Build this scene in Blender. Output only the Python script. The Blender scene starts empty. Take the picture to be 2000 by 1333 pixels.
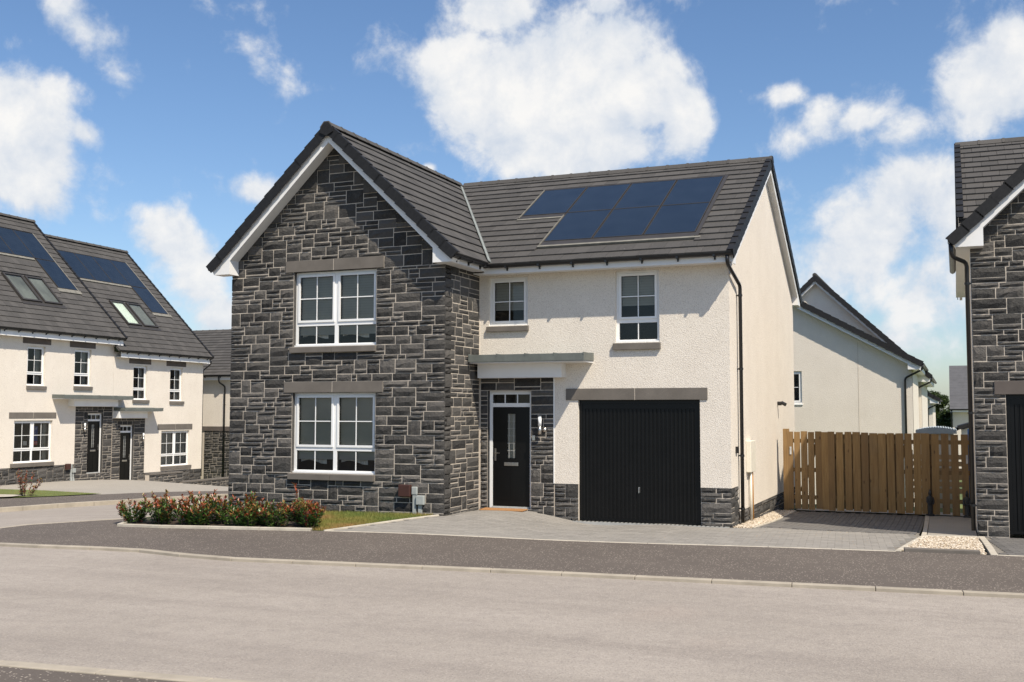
import bpy, bmesh, math, random
import numpy as np
from mathutils import Vector, Matrix
from mathutils.geometry import delaunay_2d_cdt

SC = bpy.context.scene
COL = SC.collection
R = math.radians
rng = random.Random(7)

# ------------------------------------------------------------------ camera
CAM = Vector((3.765, -19.387, 2.037))
YAW, PITCH, ROLL = R(22.434), R(3.806), R(0.075)
cf = Vector((-math.sin(YAW) * math.cos(PITCH), math.cos(YAW) * math.cos(PITCH), math.sin(PITCH)))
cr0 = Vector((math.cos(YAW), math.sin(YAW), 0)); cu0 = cr0.cross(cf)
cr = cr0 * math.cos(ROLL) + cu0 * math.sin(ROLL); cu = cr.cross(cf)
cd = bpy.data.cameras.new("camera"); camo = bpy.data.objects.new("camera", cd); COL.objects.link(camo)
camo.matrix_world = Matrix(((cr.x, cu.x, -cf.x, CAM.x), (cr.y, cu.y, -cf.y, CAM.y), (cr.z, cu.z, -cf.z, CAM.z), (0, 0, 0, 1)))
cd.sensor_width = 36.0; cd.lens = 36 * 2100.16 / 2000; cd.clip_start = 0.1; cd.clip_end = 3000
SC.camera = camo

# ------------------------------------------------------------------ sun, exposure
SUNV = Vector((0.62, -0.46, 1.0)).normalized()
sl = bpy.data.lights.new("sun", 'SUN'); sl.energy = 5.0; sl.angle = R(0.53); sl.color = (1.0, 0.905, 0.765)
so = bpy.data.objects.new("sun", sl); COL.objects.link(so)
so.rotation_euler = SUNV.to_track_quat('Z', 'Y').to_euler(); so.location = SUNV * 60
vs = SC.view_settings
vs.view_transform = 'Standard'; vs.look = 'None'; vs.exposure = 0.32; vs.gamma = 1.0; vs.use_curve_mapping = False
SC.cycles.use_denoising = True; SC.cycles.denoising_prefilter = "ACCURATE"; SC.cycles.use_adaptive_sampling = False; SC.cycles.sample_clamp_indirect = 4.0
SC.cycles.max_bounces = 7; SC.cycles.transparent_max_bounces = 12

# ------------------------------------------------------------------ world: clear sky with cumulus clouds
W = bpy.data.worlds.new("World"); SC.world = W; W.use_nodes = True
wt = W.node_tree; wt.nodes.clear()
def wn(t, **k):
    n = wt.nodes.new(t)
    for a, b in k.items(): setattr(n, a, b)
    return n
def wl(a, b): wt.links.new(a, b)
sky = wn('ShaderNodeTexSky', sky_type='NISHITA'); sky.sun_disc = False
sky.sun_elevation = math.asin(SUNV.z); sky.sun_rotation = math.atan2(SUNV.x, SUNV.y)
sky.altitude = 100; sky.air_density = 1.0; sky.dust_density = 0.9; sky.ozone_density = 1.3
bg1 = wn('ShaderNodeBackground'); bg1.inputs['Strength'].default_value = 0.106
hs = wn('ShaderNodeHueSaturation'); hs.inputs['Saturation'].default_value = 1.08; tn = wn('ShaderNodeMix', data_type='RGBA', blend_type='MULTIPLY'); tn.inputs['Factor'].default_value = 1.0; tn.inputs['B'].default_value = (0.93, 0.985, 1.07, 1); wl(sky.outputs[0], tn.inputs['A']); wl(tn.outputs['Result'], hs.inputs['Color']); wl(hs.outputs[0], bg1.inputs['Color'])
# clouds as (azimuth, elevation, half width, half height, turn, thickness)
CLOUDS = [(-0.353,0.316,0.0907,0.0499,0,1),(-0.3,0.338,0.0522,0.038,0,1),(-0.271,0.288,0.0568,0.0454,0,1),(-0.411,0.296,0.0765,0.0435,0,1),(-0.44,0.325,0.0405,0.0271,20,0.9),(-0.358,0.26,0.1005,0.0416,0,1),(-0.31,0.243,0.0811,0.0301,0,1),(-0.411,0.365,0.0524,0.0267,0,1),(-0.231,0.264,0.0305,0.034,0,1),(-0.45,0.356,0.0238,0.0312,0,0.55),(-0.304,0.368,0.0237,0.0177,0,0.9),(-0.776,0.324,0.0556,0.0243,-40,0.62),(-0.749,0.293,0.0304,0.0187,-55,0.5),(-0.826,0.217,0.043,0.066,0,1.15),(-0.839,0.249,0.034,0.055,0,1.1),(-0.807,0.266,0.0252,0.0243,-30,0.6),(-0.775,0.238,0.0193,0.0117,-20,0.5),(-0.836,0.303,0.0206,0.0196,0,0.4),(-0.628,0.199,0.0345,0.018,0,0.6),(-0.696,0.152,0.0402,0.0265,-20,0.68),(-0.676,0.13,0.027,0.0268,0,0.55),(-0.716,0.169,0.0221,0.0109,-30,0.45),(-0.653,0.085,0.0227,0.0181,0,0.5),(0.044,0.277,0.0539,0.0478,0,1),(0.057,0.304,0.0369,0.0274,0,0.9),(0.011,0.272,0.0296,0.0245,0,0.7),(0.027,0.245,0.0294,0.0163,0,0.7),(-0.136,0.283,0.0228,0.0109,0,0.5),(-0.107,0.261,0.0225,0.0218,-40,0.55),(-0.078,0.257,0.0267,0.0129,10,0.5),(-0.134,0.245,0.016,0.0199,0,0.35),(-0.04,0.243,0.0349,0.0169,20,0.35),(-0.041,0.19,0.0393,0.0386,0,0.62),(-0.059,0.152,0.0661,0.0523,0,0.72),(-0.094,0.131,0.0493,0.04,0,0.62),(-0.026,0.11,0.0648,0.0515,0,0.7),(-0.004,0.17,0.047,0.0548,0,0.7),(-0.056,0.066,0.0657,0.0262,0,0.5),(-0.608,0.355,0.0322,0.0151,10,0.13),(-0.556,0.352,0.014,0.0097,-30,0.1),(-0.645,0.358,0.0273,0.0085,0,0.1),(-0.469,0.225,0.0086,0.0056,0,0.5)]
tc = wn('ShaderNodeTexCoord'); sep = wn('ShaderNodeSeparateXYZ'); wl(tc.outputs['Generated'], sep.inputs[0])
def wm(op, a, b=None, c=None, clamp=False):
    n = wn('ShaderNodeMath', operation=op, use_clamp=clamp)
    for i, v in enumerate((a, b, c)):
        if v is None: continue
        if isinstance(v, (int, float)): n.inputs[i].default_value = v
        else: wl(v, n.inputs[i])
    return n.outputs[0]
azn = wm('ARCTAN2', sep.outputs[0], sep.outputs[1]); eln = wm('ARCSINE', sep.outputs[2])
cmb = wn('ShaderNodeCombineXYZ'); wl(azn, cmb.inputs[0]); wl(eln, cmb.inputs[1])
blob = None
for (a, e, rx, ry, rot, s) in CLOUDS:
    mp = wn('ShaderNodeMapping', vector_type='TEXTURE')
    mp.inputs['Location'].default_value = (a, e, 0); mp.inputs['Rotation'].default_value = (0, 0, R(rot)); mp.inputs['Scale'].default_value = (rx * 1.28, ry * 1.28, 1)
    wl(cmb.outputs[0], mp.inputs['Vector'])
    ln = wn('ShaderNodeVectorMath', operation='LENGTH'); wl(mp.outputs[0], ln.inputs[0])
    v = wm('MULTIPLY_ADD', ln.outputs['Value'], -s, s)
    blob = v if blob is None else wm('SMOOTH_MAX', blob, v, 0.12)
def wnoise(scale, detail, rough, dist=0.0, off=(0, 0, 0)):
    mp = wn('ShaderNodeMapping'); mp.inputs['Location'].default_value = off; wl(tc.outputs['Generated'], mp.inputs['Vector'])
    n = wn('ShaderNodeTexNoise'); n.inputs['Scale'].default_value = scale; n.inputs['Detail'].default_value = detail
    n.inputs['Roughness'].default_value = rough; n.inputs['Distortion'].default_value = dist; wl(mp.outputs[0], n.inputs['Vector'])
    return n.outputs[0]
fb = wnoise(15, 11, 0.60, 0.15)
# the same broken cumulus carries on over the rest of the sky
mo = wn('ShaderNodeMapping', vector_type='TEXTURE'); mo.inputs['Location'].default_value = (-0.39, 0.17, 0); mo.inputs['Scale'].default_value = (0.56, 0.33, 1)
wl(cmb.outputs[0], mo.inputs['Vector'])
lo = wn('ShaderNodeVectorMath', operation='LENGTH'); wl(mo.outputs[0], lo.inputs[0])
outm = wn('ShaderNodeMapRange'); outm.inputs[1].default_value = 0.95; outm.inputs[2].default_value = 1.25; wl(lo.outputs['Value'], outm.inputs[0])
big = wnoise(2.6, 3, 0.5, 0.0, (5.3, 1.7, 2.2))
genr = wm('MULTIPLY', wm('MULTIPLY_ADD', big, 3.2, -1.9), outm.outputs[0])
blob = wm('SMOOTH_MAX', blob, genr, 0.1)
dens0 = wm('MULTIPLY_ADD', wm('SUBTRACT', fb, 0.5), 3.5, wm('MULTIPLY_ADD', blob, 2.1, -.08))
mr = wn('ShaderNodeMapRange', interpolation_type='SMOOTHSTEP'); mr.inputs[1].default_value = 0.05; mr.inputs[2].default_value = 0.95; wl(dens0, mr.inputs[0])
up = wm('GREATER_THAN', sep.outputs[2], -0.02)
dens = wm('MULTIPLY', wm('MULTIPLY', mr.outputs[0], up), 0.97)
fs = wnoise(15, 11, 0.60, 0.15, (0.012, -0.008, 0.022))       # the same billows shifted towards the sun: shaded sides
lit = wm('MULTIPLY_ADD', wm('SUBTRACT', fb, fs), 2.6, 0.62, clamp=True)
thick = wn('ShaderNodeMapRange'); thick.inputs[1].default_value = 0.5; thick.inputs[2].default_value = 2.2; wl(dens0, thick.inputs[0])
shade = wm('MULTIPLY_ADD', thick.outputs[0], 0.3, wm('MULTIPLY', lit, 0.75), clamp=True)
cc = wn('ShaderNodeMix', data_type='RGBA'); cc.inputs['A'].default_value = (0.60, 0.68, 0.80, 1); cc.inputs['B'].default_value = (1.0, 0.985, 0.96, 1)
wl(shade, cc.inputs['Factor'])
bg2 = wn('ShaderNodeBackground'); bg2.inputs['Strength'].default_value = 0.78; wl(cc.outputs['Result'], bg2.inputs['Color'])
mx = wn('ShaderNodeMixShader'); wl(dens, mx.inputs[0]); wl(bg1.outputs[0], mx.inputs[1]); wl(bg2.outputs[0], mx.inputs[2])
wo = wn('ShaderNodeOutputWorld'); wl(mx.outputs[0], wo.inputs['Surface'])

# ------------------------------------------------------------------ materials
MATS = {}
class N:
    def __init__(s, name):
        s.m = bpy.data.materials.new(name); s.m.use_nodes = True; s.t = s.m.node_tree; s.t.nodes.clear()
        s.out = s.n('ShaderNodeOutputMaterial'); s.b = s.n('ShaderNodeBsdfPrincipled'); s.l(s.b.outputs[0], s.out.inputs[0])
        s.pos = s.n('ShaderNodeNewGeometry').outputs['Position']
        s.nrm = None
        MATS[name] = s.m
    def n(s, t, **k):
        x = s.t.nodes.new(t)
        for a, b in k.items(): setattr(x, a, b)
        return x
    def l(s, a, b): s.t.links.new(a, b)
    def set(s, k, v):
        i = s.b.inputs[k]
        if hasattr(v, 'node'): s.l(v, i)
        elif isinstance(v, tuple) and len(v) == 3: i.default_value = (*v, 1)
        else: i.default_value = v
        return s
    def math(s, op, a, b=None, c=None, clamp=False):
        x = s.n('ShaderNodeMath', operation=op, use_clamp=clamp)
        for i, v in enumerate((a, b, c)):
            if v is None: continue
            if isinstance(v, (int, float)): x.inputs[i].default_value = v
            else: s.l(v, x.inputs[i])
        return x.outputs[0]
    def vec(s, scale=(1, 1, 1), obj=False):
        mp = s.n('ShaderNodeMapping'); mp.inputs['Scale'].default_value = scale
        s.l(s.n('ShaderNodeTexCoord').outputs['Object'] if obj else s.pos, mp.inputs['Vector']); return mp.outputs[0]
    def noise(s, scale, detail=4, rough=.55, v=None, dist=0):
        x = s.n('ShaderNodeTexNoise'); x.inputs['Scale'].default_value = scale; x.inputs['Detail'].default_value = detail
        x.inputs['Roughness'].default_value = rough; x.inputs['Distortion'].default_value = dist
        s.l(v if v is not None else s.pos, x.inputs['Vector']); return x.outputs[0]
    def vor(s, scale, feat='F1', v=None, out='Distance'):
        x = s.n('ShaderNodeTexVoronoi', feature=feat); x.inputs['Scale'].default_value = scale
        s.l(v if v is not None else s.pos, x.inputs['Vector']); return x.outputs[out]
    def ramp(s, f, stops):
        x = s.n('ShaderNodeValToRGB'); e = x.color_ramp.elements
        while len(e) < len(stops): e.new(0.5)
        for i, (p, c) in enumerate(stops): e[i].position = p; e[i].color = (*c, 1) if len(c) == 3 else c
        s.l(f, x.inputs[0]); return x.outputs[0]
    def rr(s, f, a, b, c=0., d=1.):
        x = s.n('ShaderNodeMapRange'); x.clamp = True
        for i, v in enumerate((a, b, c, d)): x.inputs[1 + i].default_value = v
        s.l(f, x.inputs[0]); return x.outputs[0]
    def mix(s, f, a, b, mode='MIX'):
        x = s.n('ShaderNodeMix', data_type='RGBA', blend_type=mode)
        for k, v in (('Factor', f), ('A', a), ('B', b)):
            if hasattr(v, 'node'): s.l(v, x.inputs[k])
            elif isinstance(v, tuple): x.inputs[k].default_value = (*v, 1)
            else: x.inputs[k].default_value = v
        return x.outputs['Result']
    def bump(s, h, strength=.5, dist=.01):
        x = s.n('ShaderNodeBump'); x.inputs['Strength'].default_value = strength; x.inputs['Distance'].default_value = dist
        s.l(h, x.inputs['Height'])
        if s.nrm is not None: s.l(s.nrm, x.inputs['Normal'])
        s.nrm = x.outputs[0]; s.l(s.nrm, s.b.inputs['Normal']); return s
    def rnd(s):
        a = s.n('ShaderNodeAttribute', attribute_name='rnd').outputs['Fac']; o = s.n('ShaderNodeObjectInfo').outputs['Random']
        return s.math('FRACT', s.math('ADD', a, o))

def simple(name, col, rough=.5, var=.12, scale=3., bump=0., bscale=60., metal=0., spec=None, coat=0.):
    m = N(name)
    f = m.noise(scale, 5, .6)
    dk = tuple(c * (1 - var) for c in col); lt = tuple(min(1, c * (1 + var)) for c in col)
    m.set('Base Color', m.ramp(f, [(.3, dk), (.7, lt)])).set('Roughness', rough).set('Metallic', metal)
    if spec is not None: m.set('Specular IOR Level', spec)
    if coat: m.set('Coat Weight', coat).set('Coat Roughness', .08)
    if bump: m.bump(m.noise(bscale, 5, .6), bump, .004)
    return m

# split-faced dark stone
m = N('stone'); r = m.rnd()
big = m.noise(9, 4, .6); fine = m.noise(55, 6, .7)
c = m.ramp(r, [(0., (.034, .033, .032)), (.35, (.054, .052, .049)), (.7, (.076, .072, .067)), (1., (.118, .110, .101))])
c = m.mix(m.rr(fine, .5, .8, 0, .5), c, (.17, .162, .152))
c = m.mix(m.rr(big, .55, .75, 0, .45), c, (.13, .12, .108))
m.set('Base Color', c).set('Roughness', .92).set('Specular IOR Level', .25)
m.bump(m.noise(22, 5, .65, dist=.4), .9, .035).bump(fine, .7, .012)
# mortar
m = N('mortar'); f = m.noise(40, 5, .7); m.set('Base Color', m.ramp(f, [(.3, (.46, .40, .33)), (.7, (.58, .515, .43))])).set('Roughness', .95).bump(f, .5, .006)
# roughcast render
m = N('roughcast'); v = m.vor(75); f = m.noise(110, 3, .7); w = m.noise(1.3, 4, .6)
c = m.ramp(w, [(.3, (.69, .63, .548)), (.7, (.745, .685, .60))])
c = m.mix(m.rr(m.noise(62, 2, .55), .53, .66, 0, .62), c, (.42, .37, .31)); c = m.mix(m.rr(m.noise(48, 2, .5), .62, .72, 0, .5), c, (.84, .81, .75))
stn = m.noise(1.0, 5, .6, m.vec((3.5, 3.5, .35)))
c = m.mix(m.rr(stn, .55, .8, 0, .15), c, (.52, .47, .40))
m.set('Base Color', c).set('Roughness', .95).set('Specular IOR Level', .2)
m.bump(m.vor(56), .55, .007).bump(f, .3, .003)
simple('lintel_stone', (.135, .120, .104), .9, .16, 2.5, .35, 120)
simple('lintel_dark', (.105, .088, .078), .9, .16, 2.5, .35, 120)
simple('upvc', (.80, .80, .785), .38, .03, 2.0)
simple('fascia_white', (.76, .755, .74), .42, .05, 1.6)
simple('black_plastic', (.012, .012, .013), .32, .2, 4)
m = simple('black_gloss', (.0035, .0035, .0035), .36, .25, 3, spec=.3)
m = N('roof_tile'); r = m.rnd(); f = m.noise(28, 6, .7)
c = m.ramp(r, [(0, (.049, .047, .045)), (.5, (.061, .058, .055)), (1, (.075, .071, .067))])
c = m.mix(m.rr(f, .35, .8, 0, .5), c, (.118, .110, .101)); c = m.mix(m.rr(m.noise(.9, 4, .6), .5, .75, 0, .3), c, (.056, .052, .048))
c = m.mix(m.rr(m.noise(26, 2, .5), .735, .76, 0, .7), c, (.30, .295, .27))
m.set('Base Color', c).set('Roughness', .82).set('Specular IOR Level', .3); m.bump(f, .35, .004)
m = N('verge_black'); f = m.noise(20, 5, .6); m.set('Base Color', m.ramp(f, [(.3, (.010, .010, .011)), (.7, (.019, .019, .020))])).set('Roughness', .6).set('Specular IOR Level', .3)
# photovoltaic glass
m = N('solar_glass'); tco = m.n('ShaderNodeTexCoord').outputs['UV']; sp = m.n('ShaderNodeSeparateXYZ'); m.l(tco, sp.inputs[0])
wv = m.math('PINGPONG', m.math('MULTIPLY', sp.outputs[0], 1.0), .5)
ln = m.math('LESS_THAN', m.math('ABSOLUTE', m.math('SUBTRACT', m.math('FRACT', m.math('MULTIPLY', sp.outputs[0], 24.)), .5)), .07)
cell = m.math('LESS_THAN', m.math('ABSOLUTE', m.math('SUBTRACT', m.math('FRACT', m.math('MULTIPLY', sp.outputs[1], 10.)), .5)), .02)
c = m.ramp(m.noise(2.2, 4, .6), [(.3, (.011, .017, .027)), (.7, (.017, .025, .038))])
c = m.mix(m.math('MULTIPLY', ln, .5), c, (.035, .05, .075)); c = m.mix(m.math('MULTIPLY', cell, .5), c, (.004, .007, .016))
m.set('Base Color', c).set('Roughness', .16).set('Specular IOR Level', .5)
simple('panel_trim', (.040, .036, .032), .5, .15, 5)
simple('flashing', (.19, .18, .15), .6, .25, 7, .3, 25)
simple('lead', (.24, .26, .245), .55, .22, 6, .2, 30)
simple('canopy_grp', (.120, .132, .120), .5, .18, 5, .15, 40)
# window glass: clear pane with a Fresnel reflection
m = N('glass'); m.t.nodes.remove(m.b)
tr = m.n('ShaderNodeBsdfTransparent'); tr.inputs[0].default_value = (.80, .80, .77, 1)
gl = m.n('ShaderNodeBsdfGlossy'); gl.inputs['Roughness'].default_value = .015; gl.inputs[0].default_value = (.95, .97, 1, 1)
fr = m.n('ShaderNodeFresnel'); fr.inputs[0].default_value = 1.45
bp = m.n('ShaderNodeBump'); bp.inputs['Strength'].default_value = .02; bp.inputs['Distance'].default_value = .02; m.l(m.noise(1.6, 2, .5), bp.inputs['Height']); m.l(bp.outputs[0], gl.inputs['Normal'])
mxs = m.n('ShaderNodeMixShader'); m.l(fr.outputs[0], mxs.inputs[0]); m.l(tr.outputs[0], mxs.inputs[1]); m.l(gl.outputs[0], mxs.inputs[2]); m.l(mxs.outputs[0], m.out.inputs[0])
m = N('blind'); m.set('Base Color', m.ramp(m.noise(1.2, 3, .5, m.vec((1, 1, 2))), [(.3, (.44, .425, .375)), (.7, (.52, .50, .44))])).set('Roughness', .8)
simple('interior', (.06, .055, .05), .9, .3, 1.2)
simple('paper_white', (.78, .76, .70), .8, .08, 4)
m = N('asphalt_path'); f = m.noise(38, 5, .75); w = m.noise(.6, 4, .6)
c = m.ramp(w, [(.3, (.084, .068, .056)), (.7, (.106, .087, .072))])
c = m.mix(m.rr(f, .4, .75, 0, .55), c, (.135, .118, .102))
chip = m.math('MULTIPLY', m.math('LESS_THAN', m.vor(26), .225), m.math('GREATER_THAN', m.noise(5.5, 3, .6), .44))
c = m.mix(m.math('MULTIPLY', chip, .72), c, (.46, .40, .33))
chip2 = m.math('LESS_THAN', m.vor(13.7), .085)
c = m.mix(m.math('MULTIPLY', chip2, .6), c, (.42, .36, .30))
m.set('Base Color', c).set('Roughness', .9); m.bump(f, .5, .008)
m = N('asphalt_road'); f = m.noise(34, 6, .8); w = m.noise(.35, 5, .6); st = m.noise(1., 5, .6, m.vec((.12, 1.3, 1)))
c = m.ramp(w, [(.3, (.288, .254, .218)), (.7, (.345, .306, .266))])
c = m.mix(m.rr(st, .45, .7, 0, .7), c, (.235, .205, .178)); c = m.mix(m.rr(m.noise(1.7, 5, .65), .56, .74, 0, .35), c, (.20, .172, .15))
c = m.mix(m.rr(f, .5, .72, 0, .5), c, (.47, .42, .365)); c = m.mix(m.rr(f, .5, .28, 0, .45), c, (.175, .15, .128)); c = m.mix(m.rr(m.noise(7, 4, .6), .45, .7, 0, .3), c, (.20, .176, .158))
c = m.mix(m.rr(m.noise(.22, 3, .5), .58, .72, 0, .35), c, (.34, .26, .21))
c = m.mix(m.math('MULTIPLY', m.math('LESS_THAN', m.vor(30), .2), .5), c, (.14, .125, .115))
c = m.mix(m.math('MULTIPLY', m.math('LESS_THAN', m.vor(21), .13), .4), c, (.50, .46, .42))
m.set('Base Color', c).set('Roughness', .92); m.bump(f, .6, .01).bump(m.vor(45), .4, .008)
simple('tarmac_joint', (.225, .198, .175), .9, .3, 6)
m = N('paver'); r = m.rnd(); f = m.noise(45, 5, .7)
c = m.ramp(r, [(0, (.21, .196, .175)), (.5, (.24, .224, .20)), (1, (.27, .252, .225))]); c = m.mix(m.rr(m.noise(.8, 5, .6), .45, .75, 0, .45), c, (.32, .298, .262))
c = m.mix(m.rr(f, .45, .8, 0, .35), c, (.31, .29, .26)); m.set('Base Color', c).set('Roughness', .88); m.bump(f, .3, .003)
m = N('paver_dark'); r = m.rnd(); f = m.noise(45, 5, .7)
c = m.ramp(r, [(0, (.105, .10, .094)), (1, (.135, .128, .12))]); c = m.mix(m.rr(f, .45, .8, 0, .35), c, (.18, .172, .162)); m.set('Base Color', c).set('Roughness', .88); m.bump(f, .3, .003)  # charcoal blocks, with extra darkness in the colour to deepen the house shadow
simple('joint_sand', (.19, .172, .145), .95, .3, 20)
m = N('far_paving'); br = m.n('ShaderNodeTexBrick'); br.inputs['Scale'].default_value = 5.; br.inputs['Mortar Size'].default_value = .012
m.l(m.pos, br.inputs['Vector']); br.inputs['Color1'].default_value = (.29, .265, .225, 1); br.inputs['Color2'].default_value = (.33, .30, .256, 1); br.inputs['Mortar'].default_value = (.24, .22, .185, 1)
m.set('Base Color', m.mix(m.rr(m.noise(.5, 4, .6), .4, .7, 0, .4), br.outputs[0], (.36, .33, .28))).set('Roughness', .9)
simple('kerb_stone', (.34, .30, .24), .9, .18, 3, .3, 60)
simple('edging', (.44, .40, .33), .9, .18, 5, .3, 60)
simple('soil', (.045, .03, .02), .95, .4, 12, .8, 30)
m = N('grass_blade'); r = m.noise(.9, 3, .6); m.set('Base Color', m.ramp(r, [(.35, (.10, .14, .022)), (.52, (.19, .175, .035)), (.66, (.30, .17, .06))])).set('Roughness', .7)
simple('lawn', (.11, .135, .028), .9, .3, 5, .5, 30)
simple('field', (.07, .10, .028), .95, .3, .4, .3, 10)
m = N('gravel'); r = m.rnd(); m.set('Base Color', m.ramp(r, [(0, (.31, .23, .15)), (.3, (.45, .375, .275)), (.7, (.56, .49, .395)), (1, (.66, .60, .51))])).set('Roughness', .8)
simple('gravel_bed', (.52, .45, .35), .95, .4, 60, .8, 60)
m = N('timber'); r = m.rnd(); o = m.n('ShaderNodeTexCoord').outputs['Object']
mp = m.n('ShaderNodeMapping'); mp.inputs['Scale'].default_value = (14, 14, .9); m.l(m.pos, mp.inputs['Vector'])
gr = m.noise(2.2, 6, .6, mp.outputs[0], .6)
c = m.ramp(gr, [(.3, (.25, .145, .052)), (.55, (.35, .215, .082)), (.75, (.42, .27, .112))])
c = m.mix(m.math('MULTIPLY', r, .62), c, (.15, .088, .040))
kn = m.vor(1.0, v=m.vec((6.5, 6.5, 2.6))); c = m.mix(m.rr(kn, .05, .13, .85, 0), c, (.075, .038, .016))
c = m.mix(m.rr(m.noise(1.1, 3, .6), .55, .75, 0, .35), c, (.22, .17, .10))
m.set('Base Color', c).set('Roughness', .8); m.bump(gr, .25, .004)
simple('timber_pale', (.42, .27, .14), .85, .2, 4)
simple('steel', (.55, .53, .50), .3, .1, 8, metal=1.)
simple('galvanised', (.50, .50, .48), .5, .15, 8)
m = N('lamp_diffuser'); m.set('Base Color', (.85, .85, .84)).set('Roughness', .25)
simple('brown_plastic', (.055, .022, .016), .45, .15, 6)
simple('grey_plastic', (.34, .36, .345), .5, .1, 6)
simple('cream_plastic', (.70, .66, .56), .5, .05, 6)
simple('orange_pipe', (.62, .30, .08), .5, .1, 6)
simple('blue_paint', (.05, .16, .42), .5, .1, 6)
simple('poster_blue', (.035, .07, .27), .6, .05, 6)
simple('poster_red', (.50, .05, .06), .6, .05, 6)
simple('coir', (.34, .17, .065), .95, .25, 60, .8, 120)
simple('statue_stone', (.030, .030, .030), .6, .3, 10, .4, 40)
simple('bark', (.09, .065, .045), .9, .3, 10, .6, 20)
simple('drain_metal', (.36, .36, .34), .4, .1, 9)
simple('rooflight_inner', (.17, .19, .18), .6, .35, 1.1); simple('rooflight_bright', (.62, .72, .66), .6, .05, 2)
simple('shed_metal', (.36, .40, .42), .5, .12, 3)
simple('slate_far', (.085, .085, .09), .8, .15, 3)
def leafmat(name, a, b, sc=6.):
    m = N(name); f = m.noise(sc, 3, .6); m.set('Base Color', m.ramp(f, [(.3, a), (.7, b)])).set('Roughness', .38)
    tl = m.n('ShaderNodeBsdfTranslucent'); m.l(m.b.inputs['Base Color'].links[0].from_socket, tl.inputs[0])
    ms = m.n('ShaderNodeMixShader'); ms.inputs[0].default_value = .25; m.l(m.b.outputs[0], ms.inputs[1]); m.l(tl.outputs[0], ms.inputs[2]); m.l(ms.outputs[0], m.out.inputs[0])
leafmat('leaf_green', (.040, .095, .020), (.12, .20, .045)); leafmat('leaf_red', (.27, .05, .022), (.42, .12, .045)); leafmat('leaf_maroon', (.10, .018, .020), (.20, .045, .035)); leafmat('leaf_bronze', (.16, .12, .028), (.32, .17, .045))
leafmat('leaf_tree', (.022, .040, .010), (.075, .105, .028), 1.2)

# ------------------------------------------------------------------ lie of the land
CP = np.array([(-2.9,-.1,0),(-1.5,-.1,0),(-.5,-.1,0),(0,0,0),(3.0,0,.0),(4.5,.4,-.02),(8,0,0),(.45,2,-.07),(1.0,2.1,-.10),(2,1.6,-.09),(3,1.2,-.07),(4,1,-.045),(.45,1,-.03),(1.5,.5,-.03),(.45,4,-.10),(2,4,-.12),(4,4,-.12),(8,4,-.1),(0,5.3,-.12),(2,5.3,-.12),(4,5.3,-.125),(0,7,-.15),(4,7,-.15),
(-4.3,-.15,.17),(-3.4,-.1,.09),(-4.93,-1.6,.17),(-7,-1.7,.15),(-9.7,-1.7,.08),(-9.7,3,-.1),(-9.7,8,-.35),
(-6,-4.2,.10),(-3,-3.9,.09),(0.4,-3.6,.08),(3,-3.4,.08),(8,-3,.08),(-5.4,-7.4,.08),(0,-7,.08),(4.4,-6.5,.08),(10,-6,.08),
(-3,-13,.1),(5,-12.3,.1),(3.7,-19.4,.1),(-15,-12,.0),(20,-10,.1),(-6,-10,.08),(2,-10,.08),(10,-10,.08),(-10,-8,.04),
(-11.5,-5,.02),(-13,0,-.1),(-17,0,-.3),(-17,8,-.48),(-20,2,-.37),(-24,4,-.48),(-28,9,-.6),(-28,13,-.63),(-28.2,17,-.85),(-28.3,21,-1.1),(-25.8,17.5,-1.02),(-25.8,20.5,-1.3),(-20,12,-.72),(-20,20,-1.2),(-25.8,13.5,-.58),(-28,4,-.6),(-28,-3,-.5),(-18,-8,-.25),
(0,12,-.5),(3,18,-1.0),(3,30,-1.3),(-10,20,-1.0),(-20,30,-1.2),(20,20,-1.0),(15,8,-.1),
(100,0,0),(0,-100,.1),(-100,0,-1.3),(0,100,-1.5),(70,70,-1.2),(-70,70,-1.5),(-70,-70,-.3),(70,-70,.1)], float)
_M = np.zeros((len(CP) + 1,) * 2)
_M[:-1, :-1] = np.sqrt(((CP[:, None, :2] - CP[None, :, :2]) ** 2).sum(-1) + 2.0) + 1e-3 * np.eye(len(CP)); _M[-1, :-1] = 1; _M[:-1, -1] = 1
_W = np.linalg.solve(_M, np.append(CP[:, 2], 0))
def H(x, y): return float(np.sqrt((CP[:, 0] - x) ** 2 + (CP[:, 1] - y) ** 2 + 2.0) @ _W[:-1] + _W[-1])

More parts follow.
